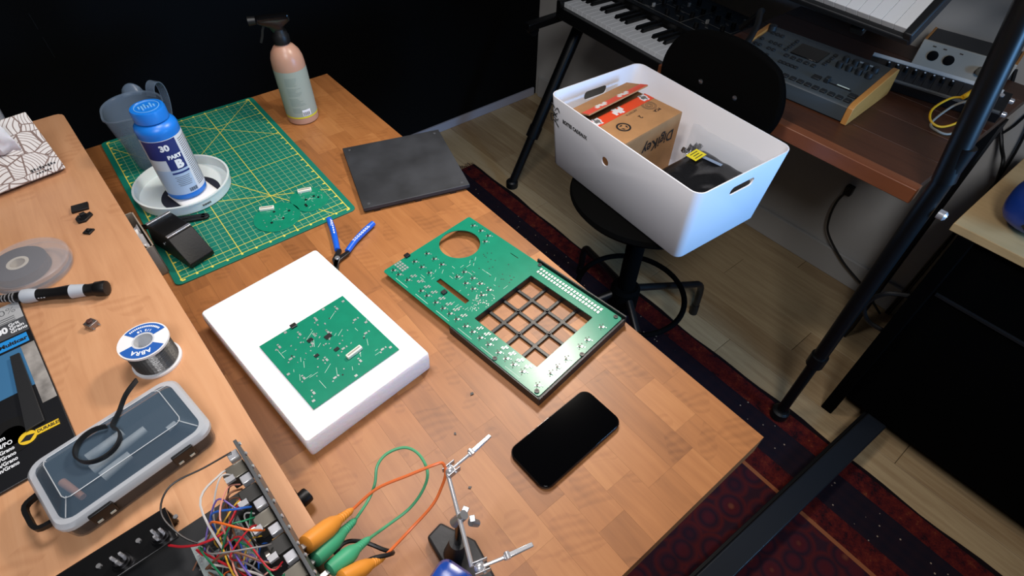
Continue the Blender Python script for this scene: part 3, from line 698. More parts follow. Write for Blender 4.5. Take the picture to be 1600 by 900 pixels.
sp5 = MB().sheet(10,8,lambda u,v:((.0575+.016*v)*cos(radians(24+34*u)),(.0575+.016*v)*sin(radians(24+34*u)),.128+.020*v*sin(pi*u)**.6))
sp5.build('spout', JUG, jg, sm=True, solid=.001)
for i in range(5): wrapped(.0485+.0020*i,radians(-70),radians(-50),.025+.019*i,.0265+.019*i,6).build('volume_mark', M('mark_grey',(90,100,112),.6), jg)
# ---- white dish with black disc and paper packet
ds = thing('white_dish', 'shallow white plastic lid used as a dish on the cutting mat', 'dish', (-.432,1.012,MZ+.0002))
MB().lathe([(.001,0),(.080,0),(.0835,.002),(.0850,.019),(.0862,.0195),(.0862,.022),(.0825,.022),(.0810,.003),(.001,.003)],64,cap0=False,cap1=False).build('dish_wall', M('milky_white_plastic',(214,222,222),.4,sss=.1), ds, sm=True)
lt = MB()
for k in range(7):
    a_ = radians(-84+1.6*k); lt.box((.0856*cos(a_),.0856*sin(a_),.011),(.0006,.0016,.0035-.001*(k%2)),a_)
lt.build('small_print', INK, ds)
o = MB().lathe([(.001,0),(.052,0),(.0528,.001),(.052,.002),(.001,.002)],48).build('black_disc', M('navy_black_felt',(24,26,40),.7), None, sm=True, loc=(-.428,.988,MZ+.0035)); tag(o,'black disc lying in the white dish under the packet','disc')
pc = MB(); 
def packpt(u,v):
    n = noise.noise(Vector((u*5,v*5,1)))*.0016
    return ((u-.5)*.070,(v-.5)*.070,.0035*(1-abs(2*v-1)**3)*(1-abs(2*u-1)**4)+n*.5)
pc.sheet(16,16,packpt)
o = pc.build('paper_packet', M('packet_white',(236,236,234),.55,bump=(40,.5)), None, sm=True, loc=(-.424,.976,MZ+.0075), rot=(0,0,radians(12)), solid=.002); tag(o,'crumpled white paper packet under the blue-capped bottle','packet')
# ---- blue bottle PART B
bt = thing('resin_bottle', 'blue-capped plastic bottle with white and navy PART B label', 'bottle', (-.430,.990,MZ+.0125))
BLUB = M('bottle_blue',(24,118,214),.35); NAVY = M('label_navy',(34,46,112),.5); LW = M('label_white',(214,218,226),.5); LB = M('label_pale_blue',(176,196,222),.5)
br = .0345
MB().lathe([(.001,0),(.030,0),(.0340,.004),(br,.012),(br,.125),(.0345,.132),(.0350,.137),(.0335,.143),(.0280,.149),(.0240,.151),(.0240,.154),(.001,.154)],48,cap0=False,cap1=False).build('bottle_body', BLUB, bt, sm=True)
cpb = MB().lathe([(.0260,.152),(.0275,.153),(.0275,.170),(.0262,.173),(.0225,.1735),(.0220,.1728),(.001,.1728)],48,cap0=False,cap1=False).build('cap', BLUB, bt, sm=True)
LBB = M('cap_raised_pale',(112,176,232),.4)
MB().lathe([(.0188,.1729),(.0200,.1729),(.0200,.1736),(.0188,.1736)],40,closed=True).build('cap_ring', LBB, cpb)
for i in range(6): MB().box((-.0115+.0046*i,.002*(-1)**i,.1733),(.0028,.008+.007*(i in (1,2,4)),.0012)).build('cap_emboss', LBB, cpb)
A0 = radians(-77)                                       # direction the camera sees
wrapped(br+.0003,radians(-190),radians(170),.014,.126,64).build('label_sheet', LW, bt)
wrapped(br+.0006,A0-1.5,A0+.22,.088,.125,20).build('label_panel', NAVY, bt)
wrapped(br+.0007,A0-.62,A0+.22,.066,.100,14).build('label_panel', NAVY, bt)
wrapped(br+.0005,A0-1.5,A0+.22,.014,.066,20).build('label_panel', LB, bt)
wrapped(br+.0008,A0-.62,A0+.24,.058,.0615,14).build('label_stripe', NAVY, bt)
text('lettering','30',.0155,WT,bt,MX(),wrap=(br+.0011,A0-.44,.111),bold=.0008)
text('lettering','PART',.0098,WT,bt,MX(),wrap=(br+.0012,A0-.16,.0925),bold=.0006)
text('lettering','B',.0215,WT,bt,MX(),wrap=(br+.0012,A0-.10,.0765),bold=.0014)
fp = MB()
for i in range(26):
    z = .118-.0038*i; e = A0+.34+.02*random.random(); l = random.uniform(.8,1.15); q_ = wrapped(br+.0007,e,e+l,z,z+.0013,8); fp.add(q_.v,q_.f)
for i in range(6): q_ = wrapped(br+.0009,A0-.6+.05*(i%2),A0+.12-.03*(i%3),.051-.0036*i,.0520-.0036*i,8); fp.add(q_.v,q_.f)
fp.build('small_print', M('print_grey',(104,108,118),.6), bt)
bc = MB()
for i in range(12): q_ = wrapped(br+.0009,A0-.2+.035*i,A0-.2+.035*i+.014+.01*(i%3==0),.017,.0245,1); bc.add(q_.v,q_.f)
bc.build('barcode', INK, bt)
# ---- two small round boards
PCBG = M('pcb_green',(20,128,98),.28,spec=.5,nz=(60,.08)); PADW = M('solder_pad_silver',(206,208,204),.3,.6); SILK = M('silkscreen_white',(206,220,210),.6)
CONN = M('connector_white',(224,222,208),.5)
def round_board(label, loc, r, poly, conn, seed, group):
    t = thing('round_circuit_board', label, 'circuit board', loc, 0, group)
    MB().prism(poly, 0, .0016).build('board', PCBG, t, bev=.0003)
    cn = MB().box((conn[0],conn[1],.0042),(.026,.0085,.0052),conn[2]).build('connector', CONN, t, bev=.0008)
    MB().box((conn[0],conn[1],.0069),(.022,.003,.0004),conn[2]).build('connector_slot', M('connector_grey',(150,146,136),.5), cn)
    rn = random.Random(seed); pp = MB(); sl = MB()
    for i in range(5): a_ = rn.uniform(0,6.28); q_ = rn.uniform(0,r*.7); MB().box((q_*cos(a_),q_*sin(a_),.0022),(.0036,.0036,.0014),rn.random()).build('chip', MATS['chip_black'], t)
    for i in range(16): a_ = rn.uniform(0,6.28); q_ = rn.uniform(0,r*.8); pp.box((q_*cos(a_),q_*sin(a_),.0019),(.002,.0011,.0008),rn.random()*3)
    for i in range(12): a_ = rn.uniform(0,6.28); q_ = rn.uniform(0,r*.75); sl.box((q_*cos(a_),q_*sin(a_),.00165),(.007,.0003,.0001),rn.random()*3)
    pp.build('solder_pads', PADW, t, kind='stuff'); sl.build('silkscreen', SILK, t)
round_board('round green circuit board nearer the black case on the mat', (-.327,.826,MZ), .042, circle(.042,40), (-.006,.031,radians(-25)), 3, 'round boards on the cutting mat')
sqp = [(x,y) for x,y in rrect(.062,.074,.026,8)]
round_board('green circuit board with rounded corners by the mat corner', (-.258,.838,MZ), .034, [(x*cos(.1)-y*sin(.1),x*sin(.1)+y*cos(.1)) for x,y in sqp], (.004,.027,radians(-18)), 5, 'round boards on the cutting mat')
# ---- small black case with silver edges, tweezers
bc_ = thing('small_black_case', 'small black leather-like case with silver corner edges by the grey carton', 'case', (-.488,.842,MZ+.0003), radians(16))
prof = [(-.056,.004),(-.050,.0),(.056,.0),(.060,.006),(.044,.046),(.036,.050),(-.014,.052),(-.022,.049),(-.058,.012)]
mc = MB(); mc.loft([[(-.022,y,z) for y,z in prof],[(-.0205,y*.985,z) for y,z in prof],[(.0205,y*.985,z) for y,z in prof],[(.022,y,z) for y,z in prof]])
mc.build('shell', M('black_leatherette',(9,9,9),.5,spec=.3,bump=(300,.1)), bc_, bev=.003)
SILV = M('silver_trim',(196,198,202),.3,.8)
MB().bar((-.0215,-.0185,.0528),(.0215,-.0185,.0528),.0062,.0030).build('silver_edge', SILV, bc_, bev=.0008)
MB().bar((-.0215,.0415,.0500),(.0215,.0415,.0500),.0062,.0030).build('silver_edge', SILV, bc_, bev=.0008)
MB().lathe([(.0025,0),(.0025,.001)],12,(-.0226,.004,.028),Matrix.Rotation(radians(-90),3,'Y')).build('stud', SILV, bc_)
tw = thing('tweezers', 'black tweezers lying half under the small black case on the mat', 'tweezers', (-.428,.905,MZ+.0003), radians(159))
for s_ in (-1,1):
    pts = [(0,0),(.012,.0045),(.040,.0055),(.070,.0035),(.098,.0012),(.098,.0004),(.0,-.0)]
    MB().prism([(0,s_*.0005),(.004,s_*.0075),(.045,s_*.0085),(.082,s_*.0055),(.118,s_*.0042),(.118,s_*.0030),(.070,s_*.0022),(.020,s_*.0006)],0,.005).build('arm', BLACK, tw, bev=.0006)
MB().lathe([(.0076,0),(.0076,.005)],20,(.003,0,0)).build('joined_end', BLACK, tw, bev=.0008)
# ---- grey carton with tissue between shelf and mat
ct = thing('grey_carton', 'open grey carton squeezed between the oak shelf and cutting mat', 'carton', (-.5595,.858,.0004), radians(2))
CG = M('grey_card',(148,138,124),.7)
for c,d in (((0,0,.001),(.066,.110,.002)),((.032,0,.031),(.002,.110,.060)),((-.032,0,.031),(.002,.110,.060)),((0,.054,.031),(.066,.002,.060)),((0,-.054,.031),(.066,.002,.060))):
    MB().box(c,d).build('carton_wall' if d[2]>.01 else 'carton_floor', CG, ct)
o = MB().sheet(16,16,lambda u,v:((u-.5)*.056,(v-.5)*.08,.040+noise.noise(Vector((u*4,v*5,2)))*.024+noise.noise(Vector((u*11,v*9,5)))*.008)).build('crumpled_tissue', PAPER, None, sm=True, loc=(-.5595,.858,.006), rot=(0,0,radians(2)), solid=.0005); tag(o,'crumpled white tissue stuffed in the grey carton','tissue')
# ---- spray bottle
sb = thing('spray_bottle', 'pink-beige spray bottle with pale green label and black trigger', 'spray bottle', (-.137,1.124,.0003))
PK_ = M('bottle_pink_beige',(178,136,114),.35,sss=.1)
MB().lathe([(.001,0),(.030,0),(.0335,.003),(.0338,.010),(.0338,.128),(.0325,.142),(.0285,.154),(.021,.164),(.0145,.169),(.0138,.176),(.001,.176)],48,cap0=False,cap1=False).build('bottle_body', PK_, sb, sm=True)
wrapped(.0341,0,2*pi,.020,.122,64).build('label', M('label_sage',(150,158,146),.5), sb)
wrapped(.0342,0,2*pi,.0165,.020,64).build('label_band', M('label_yellow',(206,196,40),.5), sb)
CA = radians(-107)
fp = MB()
for i in range(22):
    z = .108-.0031*i-.004*(i//6); a0 = CA-.55; q_ = wrapped(.0343,a0,a0+random.uniform(.5,.95),z,z+.0008,8); fp.add(q_.v,q_.f)
fp.build('small_print', M('print_sage',(120,134,124),.6), sb)
wrapped(.0344,CA+.02,CA+.55,.0215,.036,8).build('barcode_patch', WHITE, sb)
bc = MB()
for i in range(11): q_ = wrapped(.0346,CA+.06+.04*i,CA+.06+.04*i+.016+.01*(i%3==0),.0225,.031,1); bc.add(q_.v,q_.f)
bc.build('barcode', INK, sb)
NZ = radians(160)
tr_ = MB()
tr_.lathe([(.0165,.172),(.0170,.174),(.0170,.186),(.0150,.190),(.0125,.200)],24); tr_.build('collar', BLACK, sb, sm=True)
hb = MB().loft([[(x,y,.196) for x,y in rrect(.026,.020,.006)],[(x,y,.206) for x,y in rrect(.030,.021,.006,c=(.003,0))],[(x,y,.216) for x,y in rrect(.066,.020,.005,c=(.006,0))],[(x,y,.226) for x,y in rrect(.064,.016,.005,c=(.006,0))],[(x,y,.2275) for x,y in rrect(.050,.010,.004,c=(.006,0))]])
ho = hb.build('spray_head', BLACKG, sb, sm=True, rot=(0,0,NZ))
MB().cyl((.038,0,.220),(.052,0,.220),.0075,.0085,16).build('nozzle', BLACK, ho, sm=True)
MB().tube([(.024,0,.212),(.030,0,.202),(.034,0,.190),(.040,0,.178)],.003,6,flat=(.0022,.006)).build('trigger', BLACK, ho, sm=True)
# ---- black square panel overhanging the table edge
bp = thing('black_square_panel', 'flat matt black square panel overhanging the right table edge', 'panel', (-.0635,.8095,.0003), radians(-17))
MB().box((0,0,.009),(.209,.211,.008)).build('panel_sheet', M('matt_black_panel',(44,46,50),.55,nz=(14,.45)), bp, bev=.001)
MB().box((0,0,.0030),(.203,.205,.004)).build('panel_back', BLACK, bp)
for sx in (-1,1):
    for sy in (-1,1): MB().lathe([(.003,.013),(.0026,.0133)],12,(sx*.092,sy*.094,0)).build('corner_screw', M('dull_screw',(84,86,90),.5,.5), bp)
for sx in (-.08,.0,.07): MB().box((sx,-.1035,.003),(.012,.004,.0055)).build('edge_clip', BLACK, bp)
# ---- blue flush cutters
cu_ = thing('flush_cutters', 'small cutters with bright blue handles beside the white foam block', 'cutters', (-.296,.652,.0008), 0)
CB = M('cutter_blue',(24,92,206),.35)
def hnd(pts, nm): return MB().tube([Vector(p) for p in pts], lambda t:.0058-.0012*abs(t-.35), 10, res=6).build(nm, CB, cu_, sm=True)
h1 = hnd([(.040,.106,.0062),(.033,.078,.0065),(.024,.050,.0065),(.014,.022,.0065)],'handle'); h2 = hnd([(.098,.046,.0062),(.074,.036,.0065),(.050,.024,.0065),(.026,.008,.0065)],'handle')
lt = MB()
for k in range(6): lt.box((.0285+.0022*k,.060+.0062*k,.0123),(.0034,.0022,.0016),radians(72))
for k in range(5): lt.box((.0335+.0016*k,.082+.0035*k,.0120),(.0012,.0020,.0012),radians(72))
lt.build('worn_print', WT, h1)
lt = MB()
for k in range(8): lt.box((.046+.0052*k,.0222+.0022*k,.0122),(.0036,.0010,.0014),radians(24)); lt.box((.048+.0052*k,.0200+.0022*k,.0118),(.0040,.0009,.0014),radians(24))
lt.build('worn_print', WT, h2)
for pts in (((.018,.026),(.020,.018),(.006,.002),(-.004,-.018),(-.010,-.026),(-.011,-.018),(-.004,.006)),((.030,.010),(.028,.002),(.006,-.004),(-.008,-.018),(-.0135,-.024),(-.012,-.012),(.0,.004))):
    MB().prism(list(pts),.003,.008).build('jaw', M('dark_steel',(70,70,72),.35,.9), cu_, bev=.0008)
MB().lathe([(.0045,.002),(.0045,.0095),(.0035,.0105)],16,(.004,.002,0)).build('pivot', STEEL, cu_, sm=True)
# ---- white foam block
FO = radians(6.0); fc = (-.4015,.507)
fm = thing('foam_block', 'white foam block with soft rounded edges at the middle of the table', 'foam block', (fc[0],fc[1],.0004), FO)
m_ = MB(); w0, d0_ = .197, .297
def fring(w_,h,r,z): return [(x+.0012*noise.noise(Vector((x*30,y*30,z*30))), y+.0012*noise.noise(Vector((x*30+5,y*30,z*30))), z) for x,y in rrect(w_,h,r,4)]
m_.loft([fring(w0-.004,d0_-.004,.004,0),fring(w0,d0_,.005,.003),fring(w0+.001,d0_+.001,.005,.020),fring(w0,d0_,.005,.034),fring(w0-.003,d0_-.003,.005,.0372),fring(w0-.008,d0_-.008,.004,.038)])
m_.build('foam', M('white_foam',(240,240,242),.9,sss=.5,bump=(180,.4)), fm, sm=True)
# ---- square circuit board on the foam
PCB_A = M('pcb_green_gloss',(20,124,96),.27,spec=.42,nz=(50,.06))
sp2 = thing('square_circuit_board', 'square green circuit board with white connector lying on the foam block', 'circuit board', (-.395,.463,.0392), radians(6.1))
MB().box((0,0,.0008),(.138,.1415,.0016)).build('board', PCB_A, sp2)
rn = random.Random(21); pads = MB(); tr2 = MB()
def led(x,y,a=0,k=1.0,par=sp2):
    pads.box((x,y,.0020),(.0048*k,.0030*k,.0010),a); pads.box((x+.0055*k*cos(a),y+.0055*k*sin(a),.0019),(.0020,.0026,.0008),a); pads.box((x-.0048*k,y-.003*k,.0019),(.0022,.0016,.0007),a)
for gx in (-.052,-.018,.018,.052):
    for gy in (-.052,-.018,.020,.054):
        led(gx+rn.uniform(-.005,.005),gy+rn.uniform(-.005,.005),rn.choice((0,1.57)))
for i in range(46): pads.box((rn.gauss(.0,.022),rn.gauss(.012,.022),.0019),(rn.uniform(.0012,.0032),rn.uniform(.001,.002),.0008),rn.choice((0,.5,1.57)))
for i in range(26): tr2.box((rn.uniform(-.058,.058),rn.uniform(-.058,.058),.00168),(rn.uniform(.004,.018),.0004,.0001),rn.choice((0,.5,1.57,1.1)))
for x,y in ((-.064,.0),(.064,.002),(0,-.066),(-.03,.067),(.063,.060),(.062,-.060),(-.062,-.060),(.033,.067)): pads.box((x,y,.0019),(.004,.0034,.0008))
pads.build('solder_pads', PADW, sp2, kind='stuff'); tr2.build('silkscreen', SILK, sp2)
cn = MB().box((.020,-.033,.0044),(.0250,.0070,.0056),radians(4)).build('connector', CONN, sp2, bev=.001)
MB().box((.020,-.033,.0073),(.021,.0024,.0003),radians(4)).build('connector_slot', M('connector_grey',(150,146,136),.5), cn)
for x,y,s_ in ((-.012,.030,.008),(.010,.018,.010),(-.020,.0,.006),(.006,-.010,.007)): MB().box((x,y,.0022),(s_,s_*.75,.0014),.1).build('chip', MATS['chip_black'], sp2)
us = MB().box((-.0155,.0690,.0032),(.0090,.0075,.0034)).build('usb_socket', M('dark_tin',(90,88,86),.3,.9), sp2, bev=.0006)
for x,y in ((.030,.046),(.045,-.020),(-.045,.024),(-.012,-.052)): MB().lathe([(.0013,.0017),(.0013,.0018)],10,(x,y,0)).build('drill_hole', INK, sp2)
# ---- large keypad circuit board in a black frame
kb = thing('keypad_circuit_board', 'large green circuit board with round hole and black pad grid frame', 'circuit board', (-.129,.4141,.0004), .1293)
ZB = .0146
wx, wy, wh = .0024, -.0738, .0650
hole_c = (.0364,.1314); slot_c = (-.0472,.0580)
plate('board', rrect(.1965,.3460,.004,3), [circle(.0358,40,hole_c), rrect(2*wh,2*wh,.0015,2,(wx,wy)), rrect(.0092,.070,.001,2,slot_c), rrect(.0016,.0185,.0004,1,(.0818,.043))], ZB-.0016, ZB, PCB_A, kb)
FRM = M('frame_black',(16,16,17),.42)
plate('frame', rrect(.2040,.1800,.004,3,(.0005,-.0880)), [rrect(2*wh-.001,2*wh-.001,.0015,2,(wx,wy))], 0.0, ZB-.0018, FRM, kb)
fw_ = MB()
fw_.box((.1010,-.0860,.0100),(.0030,.184,.0200)); fw_.box((.0005,-.1765,.0075),(.2040,.0032,.0150)); fw_.box((-.1003,-.0860,.0075),(.0026,.184,.0150))
fw_.build('frame_rim', FRM, kb, bev=.0006)
for i in range(3):
    o_ = wx-wh+2*wh*(i+1)/4; MB().box((o_,wy,.0021),(.0058,2*wh,.0040)).build('grid_bar', FRM, kb, bev=.0008)
    o_ = wy-wh+2*wh*(i+1)/4; MB().box((wx,o_,.0020),(2*wh,.0058,.0040)).build('grid_bar', FRM, kb, bev=.0008)
for i in range(3):
    for j in range(3):
        gx, gy = wx-wh+2*wh*(i+1)/4, wy-wh+2*wh*(j+1)/4
        MB().box((gx,gy,.0022),(.0088,.0088,.0041),pi/4).build('grid_joint', FRM, kb, bev=.0008)
        if (i+j) % 2: MB().lathe([(.0026,.004),(.0026,.0070),(.0012,.0070),(.0012,.0060)],12,(gx,gy,0)).build('grid_post', FRM, kb, sm=True)
for sx,sy in ((.0930,-.1640),(.0950,-.004),(-.0930,-.1660),(0,-.1715),(-.0945,-.085)): MB().lathe([(.0036,ZB-.001),(.0036,ZB+.0016),(.0018,ZB+.0016),(.0018,ZB+.001)],14,(sx,sy,0)).build('boss', FRM, kb, sm=True)
hdp = MB()
for i in range(22):
    for j in range(2): hdp.box((.0812+.0078*j,-.0125-.0060*i,ZB+.0005),(.0050,.0036,.0010))
hdp.build('header_pads', PADW, kb, kind='stuff')
pads = MB(); blk = MB(); slk = MB(); rn = random.Random(4)
def comp(x,y):
    pads.box((x+.0008,y-.0012,ZB+.0006),(.0040,.0030,.0012)); pads.box((x-.0040,y+.003,ZB+.0004),(.0018,.0016,.0008)); blk.box((x-.0012,y+.0016,ZB+.0006),(.0036,.0030,.0012))
    for dx,dy in ((.0052,.0030),(-.0054,-.0010),(.0010,.0056)): blk.cyl((x+dx,y+dy,ZB),(x+dx,y+dy,ZB+.0003),.0010,.0010,8)
    pads.box((x+.0030,y-.0050,ZB+.0004),(.0014,.0014,.0008))
for y_ in (.148,.128,.109): comp(.0866,y_)
comp(.072,.1026)
for y_ in (.1515,.1329,.1138): comp(-.0190,y_); comp(-.0465,y_)
for y_ in (.1605,.1467): comp(-.0842,y_)
for y_ in (.0739,.0534,.0359,.0160): comp(-.0045,y_); comp(-.0202,y_)
for y_ in (.1267,.0923,.0776,.0568,.0394,.0241,.008,-.0119,-.0275,-.0438,-.0616,-.0825,-.0979,-.1132,-.1307): comp(-.0820,y_)
for x_ in (.0623,.0276,.0104,-.0209,-.0409,-.0558,-.0841): comp(x_,-.1615)
for y_ in (.1291,.1121,.0947,.0778,.0589,.0419,.0254,.008,-.0278,-.0437,-.058,-.0804,-.0954,-.1122,-.1281):
    for k in range(2): pads.box((-.0726+.0046*k,y_+.0015-.0030*k,ZB+.0005),(.0038,.0020,.0010)); pads.box((-.0726+.0046*k,y_-.0018-.0030*k,ZB+.0005),(.0038,.0018,.0010))
for i in range(3):
    for j in range(4): pads.box((-.0750+.0050*i,.1690-.0062*j,ZB+.0005),(.0036,.0040,.0010))
def free(x,y): return not (abs(x-slot_c[0])<.008 and abs(y-slot_c[1])<.039) and (x-hole_c[0])**2+(y-hole_c[1])**2>.0015 and not (abs(x-wx)<wh+.003 and abs(y-wy)<wh+.003)
for i in range(60):
    x_, y_ = rn.gauss(-.036,.014), rn.gauss(.008,.012)
    if free(x_,y_) and -.066<x_: pads.box((x_,y_,ZB+.0003),(rn.uniform(.0008,.0026),rn.uniform(.0008,.0018),.0006),rn.random()*3)
for i in range(46):
    x_, y_ = rn.uniform(-.066,.03), rn.uniform(0,.12)
    if free(x_,y_): slk.box((x_,y_,ZB+.0001),(rn.uniform(.003,.010),.0004,.0001),rn.choice((0,1.57,.6)))
for i in range(6): slk.box((-.0935,.13-.05*i,ZB+.0001),(.0005,.030,.0001))
for i in range(26):
    x_, y_ = rn.uniform(-.0,.06), rn.uniform(.005,.09)
    if free(x_,y_): blk.cyl((x_,y_,ZB),(x_,y_,ZB+.0002),.0010,.0010,8)
pads.build('solder_pads', PADW, kb, kind='stuff'); blk.build('components', MATS['chip_black'], kb, kind='stuff'); slk.build('silkscreen', SILK, kb)
MB().box((-.0478,.1720,ZB+.0020),(.009,.008,.0040)).build('usb_socket', BLACK, kb, bev=.0006)
MB().box((-.0599,.0642,ZB+.0018),(.0085,.0075,.0034)).build('chip', MATS['chip_black'], kb, bev=.0004)
# ---- phone
ph = thing('phone', 'black smartphone lying face up with its screen dark at the table edge', 'phone', (-.2105,.1642,.0003), radians(2.54))
MB().loft([ring(.1445,.0700,.0125,0,6),ring(.1467,.0715,.0135,.0012,6),ring(.1467,.0715,.0135,.0062,6),ring(.1450,.0700,.0130,.0073,6)]).build('body', M('phone_frame',(22,23,26),.25,.7), ph, sm=True)
MB().prism(rrect(.1445,.0695,.0125,6),.0072,.0078).build('screen_glass', M('phone_glass',(3,3,4),.06,spec=.45), ph, bev=.0004)
MB().box((-.030,.0360,.004),(.012,.0008,.0020)).build('side_button', STEEL, ph); MB().box((-.008,.0360,.004),(.020,.0008,.0020)).build('side_button', STEEL, ph)
# ---- specks of debris on the table
for i,(x,y,s_) in enumerate(((-.268,.298,.003),(-.322,.262,.0022),(-.350,.190,.0024))):
    o = MB().prism([(-s_,-s_*.4),(s_*.6,-s_*.7),(s_,s_*.3),(-s_*.3,s_*.8)],0,s_*.4).build('clipping', MATS['chip_black'], None, loc=(x,y,.0003), rot=(0,0,i*1.3)); tag(o,['tiny dark clipping between foam block and keypad board','tiny dark clipping left of the phone','tiny dark clipping by the upper crocodile clip'][i],'clipping','tiny clippings on the table')
# ================================================================== swivel chair with the white storage box on it
ch = thing('swivel_chair', 'black swivel chair with round seat and star base under the white box', 'chair', (.50,.60,FL+.0105))
SZ = T0-.1955                                            # seat top above the floor
CHB = M('chair_black',(3,3,3),.85,spec=.06)
MB().lathe([(.001,SZ-.042),(.150,SZ-.042),(.188,SZ-.030),(.200,SZ-.015),(.196,SZ-.004),(.180,SZ-.001),(.001,SZ-.001)],56,cap0=False,cap1=False).build('seat', CHB, ch, sm=True)
MB().lathe([(.060,SZ-.060),(.075,SZ-.043),(.001,SZ-.042)],28).build('seat_plate', CHB, ch, sm=True)
MB().lathe([(.030,.215),(.031,.230),(.026,.234),(.026,SZ-.05)],24).build('column', CHB, ch, sm=True)
MB().lathe([(.040,.205),(.044,.215),(.044,.290),(.036,.300),(.001,.300)],24,cap1=False).build('hub', CHB, ch, sm=True)
for a_ in (-12,64,152,242):
    A = radians(a_); u = Vector((cos(A),sin(A),0))
    lg = MB().tube([u*.03+Vector((0,0,.275)),u*.15+Vector((0,0,.225)),u*.28+Vector((0,0,.170)),u*.325+Vector((0,0,.150)),u*.345+Vector((0,0,.115)),u*.352+Vector((0,0,.030))],.0115,12,res=5).build('leg', M('chair_leg_black',(14,14,15),.4), ch, sm=True)
    MB().cyl(u*.352-Vector((0,0,.0103 if a_ == -12 else 0)),u*.352+Vector((0,0,.034)),.015,.013,14).build('foot', BLACK, lg, sm=True)
MB().tube([Vector((.03+.165*cos(2*pi*i/28),.165*sin(2*pi*i/28),.245)) for i in range(29)],.0085,10,res=2).build('foot_ring', CHB, ch, sm=True)
# backrest, a curved black plate with two bolts
def backpt(u, v, off=0.0):
    a_ = (u-.5)*2; b_ = (v-.5)*2
    # superellipse outline
    k = 1.0
    yy = a_*.168*sqrt(max(0,1-.42*b_*b_)); zz = b_*.118*sqrt(max(0,1-.42*a_*a_))
    return (.187 - .006*(yy/.17)**2 + .006*(zz/.12) + off, yy, SZ+.215+zz)
MB().sheet(24,16,backpt).build('backrest', CHB, ch, sm=True, solid=.014)
for yy in (.049,-.050): MB().lathe([(.006,0),(.006,.002),(.003,.0035)],14,(.180,yy,SZ+.213),Matrix.Rotation(radians(-90),3,'Y')).build('bolt', M('bolt_dull',(120,120,122),.3,.9), ch, sm=True)
MB().tube([(.06,0,SZ-.055),(.17,0,SZ-.056),(.206,0,SZ-.02),(.204,0,SZ+.08),(.203,0,SZ+.16)],.010,10,flat=(.006,.022)).build('back_bracket', CHB, ch, sm=True)

# ---- white storage box
BXR = radians(-4.0)
wb = thing('white_storage_box', 'white plastic storage box with hand holes standing on the swivel chair', 'storage box', (.503,.607,-.1845), BXR)
BWH = M('white_box_plastic',(240,240,246),.42)
bh_ = .194
mb_ = MB().loft([ring(.262,.446,.018,0,6),ring(.268,.452,.020,.004,6),ring(.298,.480,.024,bh_-.001,6),ring(.2975,.4795,.024,bh_,6),ring(.2925,.4745,.022,bh_,6),ring(.2920,.474,.022,bh_-.001,6),ring(.262,.446,.018,.005,6),ring(.256,.440,.016,.004,6)])
shell = mb_.build('box_shell', BWH, wb, sm=True)
# openings: slot handles in both short ends, a round hole in the long side
cuts = []
for s_ in (-1,1): cuts.append(MB().prism([(x,y) for x,y in rrect(.075,.022,.010,6)],-.05,.05).build('cutter', BWH, wb, rot=(radians(90),0,0), loc=(0,s_*.235,bh_-.040)))
cuts.append(MB().lathe([(.0115,-.05),(.0115,.05)],24,(0,0,0),RY).build('cutter', BWH, wb, loc=(-.140,.028,.118)))
for c in cuts:
    d = shell.modifiers.new('Boolean','BOOLEAN'); d.operation = 'DIFFERENCE'; d.object = c; d.solver = 'EXACT'
bpy.context.view_layer.update()
dgp = bpy.context.evaluated_depsgraph_get(); me2 = bpy.data.meshes.new_from_object(shell.evaluated_get(dgp)); shell.modifiers.clear(); shell.data = me2; shade(me2, 35)
for c in cuts: bpy.data.objects.remove(c)
# print on the long side: ribbon drawing and words (side leans outwards a little)
SL = math.atan2(.0155,.19); LN = Matrix.Translation((-.1418,0,.098)) @ Matrix.Rotation(radians(-90),4,'Z') @ Matrix.Rotation(radians(90)+SL,4,'X')
text('lettering','BOITES CADEAUX',.0128,INK,wb,LN @ Matrix.Translation((-.138,.048,.0012)),bold=.0005,sx=.86)
rbn = MB()
def on_side(pts): return [LN @ Vector((x,y,.0014)) for x,y in pts]
for pts in (((-.214,.070),(-.226,.078),(-.230,.062),(-.216,.056),(-.206,.048)),((-.214,.062),(-.204,.074),(-.196,.066)),((-.222,.044),(-.212,.052),(-.204,.060)),((-.214,.050),(-.228,.048),(-.226,.030),(-.214,.036),(-.206,.030),(-.198,.024)),((-.214,.044),(-.206,.040),(-.200,.046))):
    rbn.tube(on_side(pts),.0010,6,res=5)
rbn.build('ribbon_print', INK, wb, sm=True)
# ---- cardboard carton inside
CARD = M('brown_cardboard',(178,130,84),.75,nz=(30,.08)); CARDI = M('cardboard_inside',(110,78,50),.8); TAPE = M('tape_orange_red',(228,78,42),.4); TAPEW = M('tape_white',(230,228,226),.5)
cb = thing('cardboard_carton', 'brown cardboard carton with orange-red tape, flap half open, inside the white box', 'carton', (.497,.716,-.1795), radians(3))
CW, CD, CHt = .212, .178, .156
yA, yB = -CD/2, CD/2
MB().box((0,yA+.001,CHt/2),(CW,.003,CHt)).build('front_wall', CARD, cb); MB().box((0,yB-.001,CHt/2),(CW,.003,CHt)).build('back_wall', CARD, cb)
for s_ in (-1,1): MB().box((s_*(CW/2-.0015),0,CHt/2),(.003,CD-.004,CHt)).build('side_wall', CARD, cb)
MB().box((0,0,.002),(CW-.008,CD-.008,.003)).build('bottom', CARDI, cb)
tp_ = MB().box((0,yA+.058,CHt+.0012),(CW,.116,.003)).build('top_panel', CARD, cb)
MB().box((0,yA+.101,CHt+.0031),(CW,.030,.0008)).build('tape', TAPE, cb)
